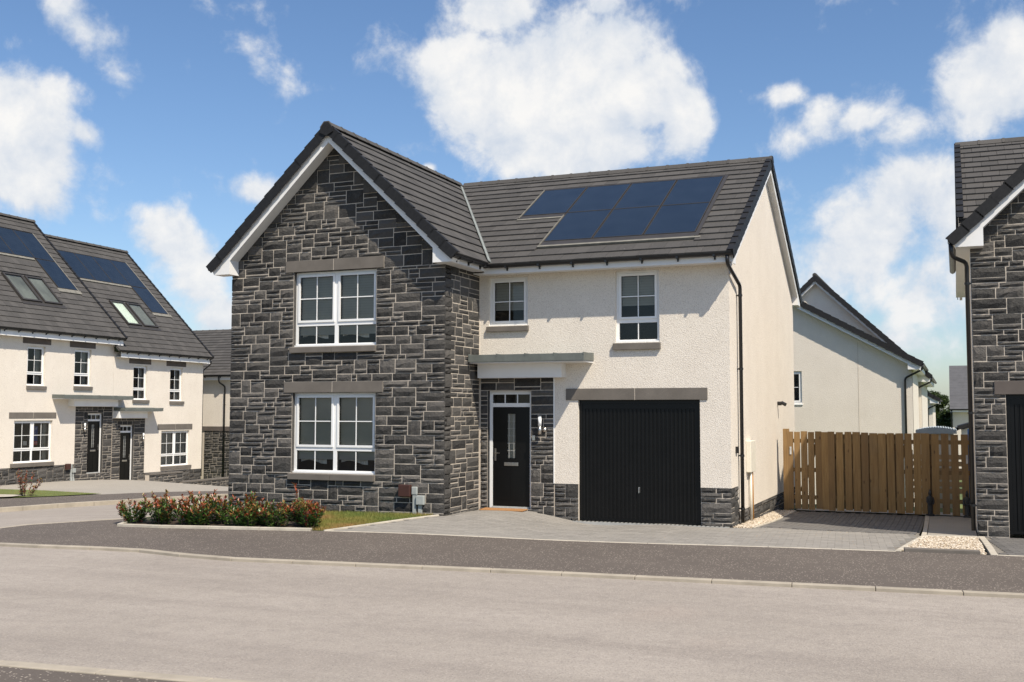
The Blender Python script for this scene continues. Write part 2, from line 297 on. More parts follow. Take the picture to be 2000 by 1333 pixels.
# ------------------------------------------------------------------ mesh helpers
V3 = Vector
class MB:
    """collects faces for ONE mesh object"""
    def __init__(s): s.v = []; s.f = []; s.mi = []; s.uv = {}
    def face(s, pts, mi=0):
        b = len(s.v); s.v += [tuple(p) for p in pts]; s.f.append(tuple(range(b, b + len(pts)))); s.mi.append(mi); return len(s.f) - 1
    def hexa(s, p, mi=0):      # p: 4 bottom (ccw from outside top) + 4 top
        b = len(s.v); s.v += [tuple(q) for q in p]
        for q in ((0, 3, 2, 1), (4, 5, 6, 7), (0, 1, 5, 4), (1, 2, 6, 5), (2, 3, 7, 6), (3, 0, 4, 7)): s.f.append(tuple(b + i for i in q)); s.mi.append(mi)
    def box(s, x0, x1, y0, y1, z0, z1, mi=0):
        x0, x1 = min(x0, x1), max(x0, x1); y0, y1 = min(y0, y1), max(y0, y1); z0, z1 = min(z0, z1), max(z0, z1)
        s.hexa([(x0, y0, z0), (x1, y0, z0), (x1, y1, z0), (x0, y1, z0), (x0, y0, z1), (x1, y0, z1), (x1, y1, z1), (x0, y1, z1)], mi)
    def fbox(s, O, X, Y, Z, x0, x1, y0, y1, z0, z1, mi=0):   # box in a frame
        g = lambda a, b, c: O + X * a + Y * b + Z * c
        s.hexa([g(x0, y0, z0), g(x1, y0, z0), g(x1, y1, z0), g(x0, y1, z0), g(x0, y0, z1), g(x1, y0, z1), g(x1, y1, z1), g(x0, y1, z1)], mi)
    def prism(s, poly, d, mi=0):   # poly: list of points, extruded along d
        d = V3(d); n = len(poly); b = len(s.v)
        s.v += [tuple(V3(p)) for p in poly] + [tuple(V3(p) + d) for p in poly]
        s.f.append(tuple(b + i for i in range(n))); s.f.append(tuple(b + n + i for i in reversed(range(n)))); s.mi += [mi, mi]
        for i in range(n):
            j = (i + 1) % n; s.f.append((b + i, b + n + i, b + n + j, b + j)); s.mi.append(mi)
    def tube(s, pts, r, seg=10, mi=0, cap=True):
        pts = [V3(p) for p in pts]; b = len(s.v); n = len(pts); rs = r if isinstance(r, (list, tuple)) else [r] * n
        up = None
        for i, p in enumerate(pts):
            t = (pts[min(i + 1, n - 1)] - pts[max(i - 1, 0)]).normalized()
            if up is None:
                up = V3((0, 0, 1)) if abs(t.z) < .9 else V3((1, 0, 0))
            x = up.cross(t).normalized(); y = t.cross(x).normalized(); up = y
            for k in range(seg):
                a = 2 * math.pi * k / seg; s.v.append(tuple(p + (x * math.cos(a) + y * math.sin(a)) * rs[i]))
        for i in range(n - 1):
            for k in range(seg):
                k2 = (k + 1) % seg; s.f.append((b + i * seg + k, b + i * seg + k2, b + (i + 1) * seg + k2, b + (i + 1) * seg + k)); s.mi.append(mi)
        if cap:
            s.f.append(tuple(b + k for k in reversed(range(seg)))); s.f.append(tuple(b + (n - 1) * seg + k for k in range(seg))); s.mi += [mi, mi]
    def mesh(s, name, mats, smooth=False):
        me = bpy.data.meshes.new(name); me.from_pydata(s.v, [], s.f)
        for mm in (mats if isinstance(mats, (list, tuple)) else [mats]): me.materials.append(MATS[mm])
        if any(s.mi): me.polygons.foreach_set('material_index', s.mi)
        if smooth: me.polygons.foreach_set('use_smooth', [True] * len(me.polygons))
        if len(s.f) > 1:
            bm = bmesh.new(); bm.from_mesh(me); bmesh.ops.recalc_face_normals(bm, faces=bm.faces); bm.to_mesh(me); bm.free()
        me.update(); return me
    def build(s, name, mats, parent=None, smooth=False, bevel=0, **tags):
        o = link(name, s.mesh(name, mats, smooth), parent)
        if bevel:
            md = o.modifiers.new('bevel', 'BEVEL'); md.width = bevel; md.segments = 2; md.limit_method = 'ANGLE'; md.angle_limit = R(50)
        for k, v in tags.items(): o[k] = v
        return o

def link(name, me, parent=None):
    o = bpy.data.objects.new(name, me); COL.objects.link(o)
    if parent is not None:
        o.parent = parent
        if parent.type == 'EMPTY' and parent.get('zb') is not None: o.location.z = -parent['zb']
    return o
def thing(name, label, cat, loc=(0, 0, 0), rz=0., group=None, absz=False):
    """an Empty at the thing's base; with absz its parts are given in absolute heights"""
    o = bpy.data.objects.new(name, None); COL.objects.link(o); o.empty_display_size = .3
    o.location = loc; o.rotation_euler = (0, 0, rz); o['label'] = label; o['category'] = cat
    if group: o['group'] = group
    if absz: o['zb'] = float(loc[2])
    return o
def tag(o, label, cat, group=None):
    o['label'] = label; o['category'] = cat
    if group: o['group'] = group
    return o
def struct(o): o['kind'] = 'structure'; return o

# ------------------------------------------------------------------ many alike pieces of one thing
class Pieces:
    """pieces of one thing: the ones nearest the camera become objects of their own, the rest one joined part"""
    def __init__(s, root, name, rest, mats, limit=300): s.root, s.name, s.rest, s.mats, s.limit, s.items = root, name, rest, mats, limit, []
    def add(s, me, mat, parent, bias=0.): s.items.append((me, mat, parent, bias))
    def finish(s):
        bpy.context.view_layer.update()
        rw = s.root.matrix_world.copy(); zb = s.root.get('zb', 0.) or 0.
        def key(it):
            p = rw @ (it[1].translation - V3((0, 0, zb))); d = p - CAM; z = d.dot(cf)
            if z < 1: return 1e6
            off = max(0, abs(d.dot(cr) / z) / .476 - 1) * 60
            return z + off + it[3]
        its = sorted(s.items, key=key)
        for me, M, par, _ in its[:s.limit]:
            o = bpy.data.objects.new(s.name, me); COL.objects.link(o); o.parent = par; o.matrix_local = M
        groups = {}
        for it in its[s.limit:]: groups.setdefault(it[2].name, (it[2], []))[1].append(it)
        for par, L in groups.values():
            vs_, fs_, rn = [], [], []; n = 0
            for me, M, _, _ in L:
                k = len(me.vertices); co = np.empty(k * 3); me.vertices.foreach_get('co', co); co = co.reshape(-1, 3)
                A = np.array(M); vs_.append(co @ A[:3, :3].T + A[:3, 3])
                q = rng.random()
                for p in me.polygons: fs_.append(tuple(n + i for i in p.vertices)); rn.append(q)
                n += k
            me2 = bpy.data.meshes.new(s.rest); me2.from_pydata(np.vstack(vs_).tolist(), [], fs_)
            for mm in s.mats: me2.materials.append(MATS[mm])
            at = me2.attributes.new('rnd', 'FLOAT', 'FACE'); at.data.foreach_set('value', rn)
            o = bpy.data.objects.new(s.rest, me2); COL.objects.link(o); o.parent = par; o['kind'] = 'stuff'

def unit_stone(seed):
    q = random.Random(seed); nx, nz = 4, 2; mb = MB(); idx = {}
    for i in range(nx + 1):
        for k in range(nz + 1):
            ed = i in (0, nx) or k in (0, nz)
            x = -.5 + i / nx; z = -.5 + k / nz
            if ed: y = q.uniform(.04, .16)
            else: y = q.uniform(.6, 1.3)
            if i in (0, nx): x *= q.uniform(.975, 1.0)
            else: x += q.uniform(-.05, .05)
            if k in (0, nz): z *= q.uniform(.95, 1.0)
            else: z += q.uniform(-.12, .12)
            idx[i, k] = len(mb.v); mb.v.append((x, -y, z))
    for i in range(nx):
        for k in range(nz): mb.f.append((idx[i, k], idx[i + 1, k], idx[i + 1, k + 1], idx[i, k + 1])); mb.mi.append(0)
    ring = [(i, 0) for i in range(nx)] + [(nx, k) for k in range(nz)] + [(i, nz) for i in range(nx, 0, -1)] + [(0, k) for k in range(nz, 0, -1)]
    b = len(mb.v)
    for (i, k) in ring: x, y, z = mb.v[idx[i, k]]; mb.v.append((x, .4, z))
    n = len(ring)
    for a in range(n):
        c2 = (a + 1) % n; mb.f.append((idx[ring[a]], b + a, b + c2, idx[ring[c2]])); mb.mi.append(0)
    return mb.mesh('stone', 'stone')
STONES = [unit_stone(100 + i) for i in range(10)]

class Face:
    """a wall plane: a along X, z up, d out along N (house-local coordinates)"""
    def __init__(s, O, X, Nn): s.O, s.X, s.N = V3(O), V3(X).normalized(), V3(Nn).normalized()
    def p(s, a, z, d=0.): return s.O + s.X * a + s.N * d + V3((0, 0, z))
    def box(s, mb, a0, a1, z0, z1, d0, d1, mi=0): mb.fbox(s.O, s.X, s.N, V3((0, 0, 1)), a0, a1, d0, d1, z0, z1, mi)
    def mat(s, a, z, d, sx, sy, sz, tilt=0.):
        M = Matrix.Identity(4); x = s.X; y = -s.N; zz = V3((0, 0, 1))
        if tilt: x, zz = x * math.cos(tilt) + zz * math.sin(tilt), zz * math.cos(tilt) - x * math.sin(tilt)
        P = s.p(a, z, d)
        for i in range(3): M[i][0] = x[i] * sx; M[i][1] = y[i] * sy; M[i][2] = zz[i] * sz; M[i][3] = P[i]
        return M

def snapped(lo, hi, step, marks):
    n = max(1, round((hi - lo) / step)); L = [lo + (hi - lo) * i / n for i in range(n + 1)]
    for mk in marks:
        if lo < mk < hi:
            j = min(range(1, n), key=lambda i: abs(L[i] - mk)) if n > 1 else 0
            if j: L[j] = mk
    return L

def clip_half(poly, fn):
    out = []
    for i in range(len(poly)):
        p, q = poly[i], poly[(i + 1) % len(poly)]; a, b = fn(p), fn(q)
        if a >= 0: out.append(p)
        if (a >= 0) != (b >= 0):
            t = a / (a - b); out.append((p[0] + (q[0] - p[0]) * t, p[1] + (q[1] - p[1]) * t))
    return out

def wall_panel(face, a0, a1, z0, z1, holes, name, mats, parent, thick=.28, top=None, d=0., reveal=0):
    """solid wall with openings; top: optional gable outline [(a,z)...] sitting on z1"""
    mb = MB()
    xs = sorted({a0, a1, *[min(max(h[0], a0), a1) for h in holes], *[min(max(h[1], a0), a1) for h in holes]})
    zs = sorted({z0, z1, *[min(max(h[2], z0), z1) for h in holes], *[min(max(h[3], z0), z1) for h in holes]})
    solid = lambda i, k: 0 <= i < len(xs) - 1 and 0 <= k < len(zs) - 1 and not any(h[0] <= (xs[i] + xs[i + 1]) / 2 <= h[1] and h[2] <= (zs[k] + zs[k + 1]) / 2 <= h[3] for h in holes)
    P = face.p
    for i in range(len(xs) - 1):
        for k in range(len(zs) - 1):
            if not solid(i, k): continue
            u0, u1, w0, w1 = xs[i], xs[i + 1], zs[k], zs[k + 1]
            mb.face([P(u0, w0, d), P(u1, w0, d), P(u1, w1, d), P(u0, w1, d)])
            mb.face([P(u0, w0, d - thick), P(u0, w1, d - thick), P(u1, w1, d - thick), P(u1, w0, d - thick)])
            for di, dk, e in ((-1, 0, (u0, w0, u0, w1)), (1, 0, (u1, w0, u1, w1)), (0, -1, (u0, w0, u1, w0)), (0, 1, (u0, w1, u1, w1))):
                if not solid(i + di, k + dk):
                    inner = 0 <= i + di < len(xs) - 1 and 0 <= k + dk < len(zs) - 1
                    if dk == 1 and k == len(zs) - 2 and top: continue
                    mb.face([P(e[0], e[1], d), P(e[2], e[3], d), P(e[2], e[3], d - thick), P(e[0], e[1], d - thick)], reveal if inner else 0)
    if top: mb.prism([P(a, z, d) for a, z in top], -face.N * thick)
    return mb.build(name, mats, parent)

def stone_wall(face, a0, a1, z0, z1, holes, pieces, parent, seed, clip=None, row=.089, colw=.055, proud=.030):
    q = random.Random(seed)
    xs = snapped(a0, a1, colw, [m_ for h in holes for m_ in (h[0], h[1])]); zs = snapped(z0, z1, row, [m_ for h in holes for m_ in (h[2], h[3])])
    nx, nz = len(xs) - 1, len(zs) - 1; occ = [[False] * nx for _ in range(nz)]
    for k in range(nz):
        for i in range(nx):
            cx, cz = (xs[i] + xs[i + 1]) / 2, (zs[k] + zs[k + 1]) / 2
            if any(h[0] < cx < h[1] and h[2] < cz < h[3] for h in holes): occ[k][i] = True
    j = .0056; ends = set(); hole = [r_[:] for r_ in occ]
    for k in range(nz):
        i = 0
        while i < nx:
            if occ[k][i]: i += 1; continue
            free = 0
            while i + free < nx and not occ[k][i + free]: free += 1
            seg = 1; b_ = i
            while b_ > 0 and not hole[k][b_ - 1]: b_ -= 1
            while b_ + seg < nx and not hole[k][b_ + seg]: seg += 1
            t = q.random()
            if t < .40: h, w = 2, q.choice([5, 6, 6, 7, 7, 8])
            elif t < .45: h, w = 3, q.choice([4, 5, 5])
            elif t < .955: h, w = 1, q.choice([4, 5, 6, 7, 8, 9, 10])
            else: h, w = 1, q.choice([2, 3])
            w = min(w, free)
            if seg <= 11 and free >= 6 and q.random() < .8: w = q.choice([free, q.randint(3, free - 3), q.randint(3, free - 3)])
            elif 0 < free - w < 4: w = free if free <= 11 else free - 5
            if w < free and (i + w, k) in ends:                    # stagger the upright joints
                w = w + 1 if (i + w + 1, k) not in ends and free - w - 1 >= 4 else max(2, w - 2)
            ok = lambda hh, ww: k + hh <= nz and all(not occ[k + b][i + a] for b in range(hh) for a in range(ww))
            if h == 2 and w < 5 and q.random() < .8: h = 1
            while h > 1 and not ok(h, w): h -= 1
            if w <= 2 and h > 2: h = 2
            for b in range(h):
                for a in range(w): occ[k + b][i + a] = True
            u0, u1, w0, w1 = xs[i] + j, xs[i + w] - j, zs[k] + j, zs[k + h] - j
            w0 += q.uniform(-.003, .003); w1 += q.uniform(-.003, .003)
            ends.add((i + w, k + h)); ends.add((i, k + h))
            i += w
            if clip:
                cs = [c(u, z) for c in clip for u in (u0, u1) for z in (w0, w1)]
                if min(cs) < 0:
                    poly = [(u0, w0), (u1, w0), (u1, w1), (u0, w1)]
                    for c in clip:
                        poly = clip_half(poly, lambda p, c=c: c(p[0], p[1])) if poly else poly
                    if len(poly) < 3 or max(p[0] for p in poly) - min(p[0] for p in poly) < .03: continue
                    ca, cz = sum(p[0] for p in poly) / len(poly), sum(p[1] for p in poly) / len(poly)
                    mb = MB(); mb.prism([(p[0] - ca, -proud * .8, p[1] - cz) for p in poly], (0, proud * 1.2, 0))
                    pieces.add(mb.mesh('stone', 'stone'), face.mat(ca, cz, 0, 1, 1, 1), parent); continue
            pieces.add(q.choice(STONES), face.mat((u0 + u1) / 2, (w0 + w1) / 2, 0, (u1 - u0) * q.choice((1, 1)), proud * q.uniform(.75, 1.25), (w1 - w0), q.uniform(-.006, .006)), parent)

# ------------------------------------------------------------------ roofs
TILE_E, TILE_W = .305, .30
def _tile_mesh():
    w, L = TILE_W - .005, TILE_E + .05; t = .026; z0 = .034; z1 = .004; mb = MB()
    mb.hexa([(0, 0, z0 - t), (w, 0, z0 - t), (w, L, z1 - t), (0, L, z1 - t), (0, .004, z0), (w, .004, z0), (w, L, z1), (0, L, z1)])
    return mb.mesh('roof_tile', 'roof_tile')
TILE = _tile_mesh()
_half = {}
def tile_cut(w, L):
    k = (round(w, 2), round(L, 2))
    if k not in _half:
        t = .026; z0 = .034; z1 = .004; w_, L_ = max(k[0] - .005, .02), k[1]; mb = MB()
        mb.hexa([(0, 0, z0 - t), (w_, 0, z0 - t), (w_, L_, z1 - t), (0, L_, z1 - t), (0, .004, z0), (w_, .004, z0), (w_, L_, z1), (0, L_, z1)])
        _half[k] = mb.mesh('roof_tile', 'roof_tile')
    return _half[k]
def _verge(side):
    mb = MB(); L = TILE_E + .03; s_ = 1 if side == 'L' else -1
    def slab(u0, u1, n0, n1):
        u0, u1 = sorted((u0 * s_, u1 * s_))
        mb.hexa([(u0, -.01, n0 + .014), (u1, -.01, n0 + .014), (u1, L, n0 - .006), (u0, L, n0 - .006), (u0, -.01, n1 + .014), (u1, -.01, n1 + .014), (u1, L, n1 - .006), (u0, L, n1 - .006)])
    slab(-.03, -.012, -.135, .05); slab(-.0118, .085, .036, .05)
    return mb.mesh('verge_cap', 'verge_black')
VERGE = {'L': _verge('L'), 'R': _verge('R')}
def _ridge():
    mb = MB(); L = .45; w = .135; prof = [(-w, -.075), (-.05, .028), (.05, .028), (w, -.075), (w - .016, -.085), (.044, .01), (-.044, .01), (-w + .016, -.085)]
    mb.prism([(p[0], 0, p[1]) for p in prof], (0, L - .004, 0)); mb.prism([(p[0] * 1.06, L - .03, p[1] * 1.06 + .008) for p in prof], (0, .05, 0))
    return mb.mesh('ridge_tile', 'roof_tile')
RIDGE = _ridge()
def basis(P, U, V, Nn, s=(1, 1, 1)):
    M = Matrix.Identity(4)
    for i in range(3): M[i][0] = U[i] * s[0]; M[i][1] = V[i] * s[1]; M[i][2] = Nn[i] * s[2]; M[i][3] = P[i]
    return M
def roof_plane(root, O, U, V, width, length, pieces, include=None, holes=(), verge='', name='roof_slope', vcaps=None, deck=True):
    O, U, V = V3(O), V3(U).normalized(), V3(V).normalized(); Nn = U.cross(V)
    mb = MB(); mb.fbox(O, U, V, Nn, 0, width, 0, length, -.06, -.012)
    part = mb.build(name, 'roof_tile', root)
    nc = round(length / TILE_E); e = length / nc
    for c in range(nc):
        v = c * e; off = (c % 2) * TILE_W / 2; u = -off
        while u < width - .01:
            a, b = max(u, 0.), min(u + TILE_W, width); u += TILE_W
            if b - a < .03: continue
            if include and not include(a, b, v, v + e): continue
            segs = [(a, b)]
            for h in holes:
                if h[2] < v + e * .6 and h[3] > v + e * .4:
                    ns = []
                    for s0, s1 in segs:
                        if h[1] <= s0 or h[0] >= s1: ns.append((s0, s1)); continue
                        if h[0] - s0 > .03: ns.append((s0, h[0]))
                        if s1 - h[1] > .03: ns.append((h[1], s1))
                    segs = ns
            for s0, s1 in segs:
                me = TILE if abs(s1 - s0 - TILE_W) < .004 and c < nc - 1 else tile_cut(s1 - s0, e + (.05 if c < nc - 1 else 0))
                pieces.add(me, basis(O + U * s0 + V * v + Nn * rng.uniform(-.0025, .0025), U, V, Nn), part)
    if vcaps is not None:
        for side in verge:
            for c in range(nc):
                vcaps.add(VERGE[side], basis(O + U * (0 if side == 'L' else width) + V * (c * e), U, V, Nn), part)
    return part
def ridge_run(root, A, B, pieces, parent):
    A, B = V3(A), V3(B); n = max(1, round((B - A).length / .45)); V = (B - A).normalized(); X = V.cross(V3((0, 0, 1))); Z = V3((0, 0, 1))
    for i in range(n): pieces.add(RIDGE, basis(A + (B - A) * (i / n), X, V, Z, (1, (B - A).length / n / .45, 1)), parent)

def gutter(root, A, B, out, r=.056, spacing=.95, hooks=True):
    """half-round gutter from A to B, out = horizontal outward direction"""
    A, B, out = V3(A), V3(B), V3(out).normalized(); mb = MB(); Z = V3((0, 0, 1)); n = 10; D = B - A
    ring = []
    for i in range(n + 1):
        a = math.pi * i / n; ring.append(out * (math.cos(a) * r) - Z * (math.sin(a) * r))
    for i in range(n, -1, -1):
        a = math.pi * i / n; ring.append(out * (math.cos(a) * (r - .009)) - Z * (math.sin(a) * (r - .009)))
    mb.prism([A + q for q in ring], D)
    for E, d in ((A, D.normalized() * .012), (B, -D.normalized() * .012)): mb.prism([E + q for q in ring[:n + 1]], d)
    g = mb.build('gutter', 'black_plastic', root)
    if hooks:
        m_ = max(1, int(D.length / spacing))
        hk = MB(); X = D.normalized(); hk.fbox(V3((0, 0, 0)), X, out, Z, -.02, .02, -r * 1.15, r * 1.12, -r * 1.2, -r * .4); hk.fbox(V3((0, 0, 0)), X, out, Z, -.014, .014, -r * 1.3, -r * .6, -r * 2.0, -r * .8)
        me = hk.mesh('gutter_bracket', 'black_plastic')
        for i in range(m_):
            o = link('gutter_bracket', me, g); o.location = A + D * ((i + .5) / m_)
    return g
def downpipe(root, pts, clips=(), r=.034, wall=None):
    pts = [V3(p) for p in pts]; L = [pts[0]]
    for i in range(1, len(pts) - 1):
        a, b, c = pts[i - 1], pts[i], pts[i + 1]; k = .07
        d1 = (a - b).normalized() * min(k, (a - b).length * .4); d2 = (c - b).normalized() * min(k, (c - b).length * .4)
        L += [b + d1, b + (d1 + d2) * .28, b + d2]
    L.append(pts[-1]); mb = MB(); mb.tube(L, r, 12); p = mb.build('downpipe', 'black_plastic', root, smooth=True)
    for z in clips:
        x, y = pts[-1].x, pts[-1].y; c = MB(); c.tube([(x, y, z - .02), (x, y, z + .02)], r + .009, 12)
        if wall is not None: w = V3(wall); c.fbox(V3((x, y, z)), V3((0, 0, 1)).cross(w), w, V3((0, 0, 1)), -.02, .02, 0, .07, -.012, .012)
        c.build('pipe_clip', 'black_plastic', p)
    return p

# ------------------------------------------------------------------ windows, doors
def window(root, face, a0, a1, z0, z1, kind, depth=.09, blind=0., bar='upvc', drop=1., curtain=False, drape_side=False):
    """kind: 'pair' two columns with transom, 'tall' one column with transom, 'single' one light"""
    F = MB(); d0, d1 = -depth - .06, -depth; fw = .055; sw = .042
    bx = lambda x0, x1, y0, y1, e0=d0, e1=d1, mb=F: face.box(mb, x0, x1, y0, y1, e0, e1)
    bx(a0, a0 + fw, z0, z1); bx(a1 - fw, a1, z0, z1); bx(a0 + fw, a1 - fw, z1 - fw, z1); bx(a0 + fw, a1 - fw, z0, z0 + fw)
    face.box(F, a0 - .015, a1 + .005, z0 - .002, z0 + .03, d1, d1 + .05)     # sill nosing
    face.box(F, a0 + (a1 - a0) * .3, a1 - (a1 - a0) * .3, z1 - .03, z1 - .012, d1, d1 + .014)   # trickle vent
    cols = [(a0 + fw, a1 - fw)]
    if kind == 'pair':
        mid = (a0 + a1) / 2; bx(mid - .04, mid + .04, z0 + fw, z1 - fw); cols = [(a0 + fw, mid - .04), (mid + .04, a1 - fw)]
    tz = z1 - (z1 - z0) * .70
    lights = []
    for c0, c1 in cols:
        if kind in ('pair', 'tall'):
            bx(c0, c1, tz - .035, tz + .035)
            lights.append((c0, c1, tz + .035, z1 - fw, True)); lights.append((c0, c1, z0 + fw, tz - .035, False))
        else: lights.append((c0, c1, z0 + fw, z1 - fw, True))
    bars = []
    for (x0, x1, y0, y1, opening) in lights:
        if opening:
            e0, e1 = d1 - .01, d1 + .018; s_ = sw
            bx(x0, x0 + s_, y0, y1, e0, e1); bx(x1 - s_, x1, y0, y1, e0, e1); bx(x0 + s_, x1 - s_, y0, y0 + s_, e0, e1); bx(x0 + s_, x1 - s_, y1 - s_, y1, e0, e1)
            g = (x0 + s_, x1 - s_, y0 + s_, y1 - s_)
        else: g = (x0 + .004, x1 - .004, y0 + .004, y1 - .004)
        bars.append((g, opening))
    w = F.build('window', 'upvc', root)
    for (g, opening) in bars:
        P = MB(); P.face([face.p(g[0] - .004, g[2] - .004, d1 - .016), face.p(g[1] + .004, g[2] - .004, d1 - .016), face.p(g[1] + .004, g[3] + .004, d1 - .016), face.p(g[0] - .004, g[3] + .004, d1 - .016)]); P.build('pane', 'glass', w)
        cx, cz = (g[0] + g[1]) / 2, (g[2] + g[3]) / 2
        B = MB(); face.box(B, cx - .009, cx + .009, g[2], g[3], d1 - .014, d1 - .006); B.build('glazing_bar', bar, w)
        if opening:
            B = MB(); face.box(B, g[0], g[1], cz - .009, cz + .009, d1 - .0145, d1 - .0055); B.build('glazing_bar', bar, w)
        if blind:
            lo = g[3] - (g[3] - g[2]) * drop if opening else g[3] - (g[3] - g[2]) * blind
            if opening or blind > .05:
                B = MB(); nsl = max(2, int((g[3] - lo) / .05))
                for i in range(nsl):
                    h = (g[3] - lo) / nsl; zz = lo + i * h
                    B.face([face.p(g[0] - .01, zz, d1 - .075), face.p(g[1] + .01, zz, d1 - .075), face.p(g[1] + .01, zz + h, d1 - .087), face.p(g[0] - .01, zz + h, d1 - .087)])
                B.build('blind', 'blind', w)
        if curtain and not opening:
            B = MB(); nn = 18; xa, xb = g[0] + .02, g[0] + (g[1] - g[0]) * .74; zt_ = g[3] + .02
            for i in range(nn):
                t0, t1 = i / nn, (i + 1) / nn; f0, f1 = .018 * math.sin(i * 1.9), .018 * math.sin((i + 1) * 1.9); zl = lambda t: g[2] + (g[3] - g[2]) * (.40 + .10 * math.sin(t * 5))
                B.face([face.p(xa + (xb - xa) * t0, zl(t0), d1 - .13 + f0), face.p(xa + (xb - xa) * t1, zl(t1), d1 - .13 + f1), face.p(xa + (xb - xa) * t1, zt_, d1 - .13 + f1), face.p(xa + (xb - xa) * t0, zt_, d1 - .13 + f0)])
            B.build('curtain', 'paper_white', w)
    if drape_side:
        for (xa, xb) in ((a1 - fw - .20, a1 - .03), (a0 + .03, a0 + fw + .10)):
            B = MB(); nn = 7
            for i in range(nn):
                u0, u1 = xa + (xb - xa) * i / nn, xa + (xb - xa) * (i + 1) / nn; f0, f1 = .02 * (i % 2), .02 * ((i + 1) % 2)
                B.face([face.p(u0, z0 + .03, d1 - .16 + f0), face.p(u1, z0 + .03, d1 - .16 + f1), face.p(u1, z1 - .03, d1 - .16 + f1), face.p(u0, z1 - .03, d1 - .16 + f0)])
            B.build('curtain', 'blind', w)
    I = MB(); dd = d1 - .55
    P = face.p
    q = [(a0 - .25, z0 - .1), (a1 + .25, z0 - .1), (a1 + .25, z1 + .05), (a0 - .25, z1 + .05)]
    I.face([P(a, z, dd) for a, z in q])
    for i in range(4):
        (x, y), (x2, y2) = q[i], q[(i + 1) % 4]; I.face([P(x, y, d1 - .2), P(x2, y2, d1 - .2), P(x2, y2, dd), P(x, y, dd)])
    I.build('room_lining', 'interior', w)
    return w
def lintel(root, face, a0, a1, z0, z1, two=True, mat='lintel_stone', proud=.028, name='lintel'):
    cuts = [a0, (a0 + a1) / 2, a1] if two else [a0, a1]
    for i in range(len(cuts) - 1):
        mb = MB(); face.box(mb, cuts[i] + (.005 if i else 0), cuts[i + 1] - (.005 if two and i == 0 else 0), z0, z1, -.12, proud); mb.build(name, mat, root, bevel=.005)
    if two:
        mb = MB(); face.box(mb, cuts[1] - .0048, cuts[1] + .0048, z0 + .002, z1 - .002, -.11, proud - .003); mb.build('mortar_joint', 'mortar', root)
def sill(root, face, a0, a1, z0, z1, two=True, mat='lintel_stone', proud=.075):
    cuts = [a0, (a0 + a1) / 2, a1] if two else [a0, a1]
    for i in range(len(cuts) - 1):
        x0, x1 = cuts[i] + (.004 if i else 0), cuts[i + 1] - (.004 if two and i == 0 else 0); mb = MB(); P = face.p
        prof = [(z0, -.13), (z0, proud), (z1 - .015, proud), (z1 + .012, -.13)]
        mb.prism([P(x0, z, d) for z, d in prof], face.X * (x1 - x0)); mb.build('sill', mat, root, bevel=.004)
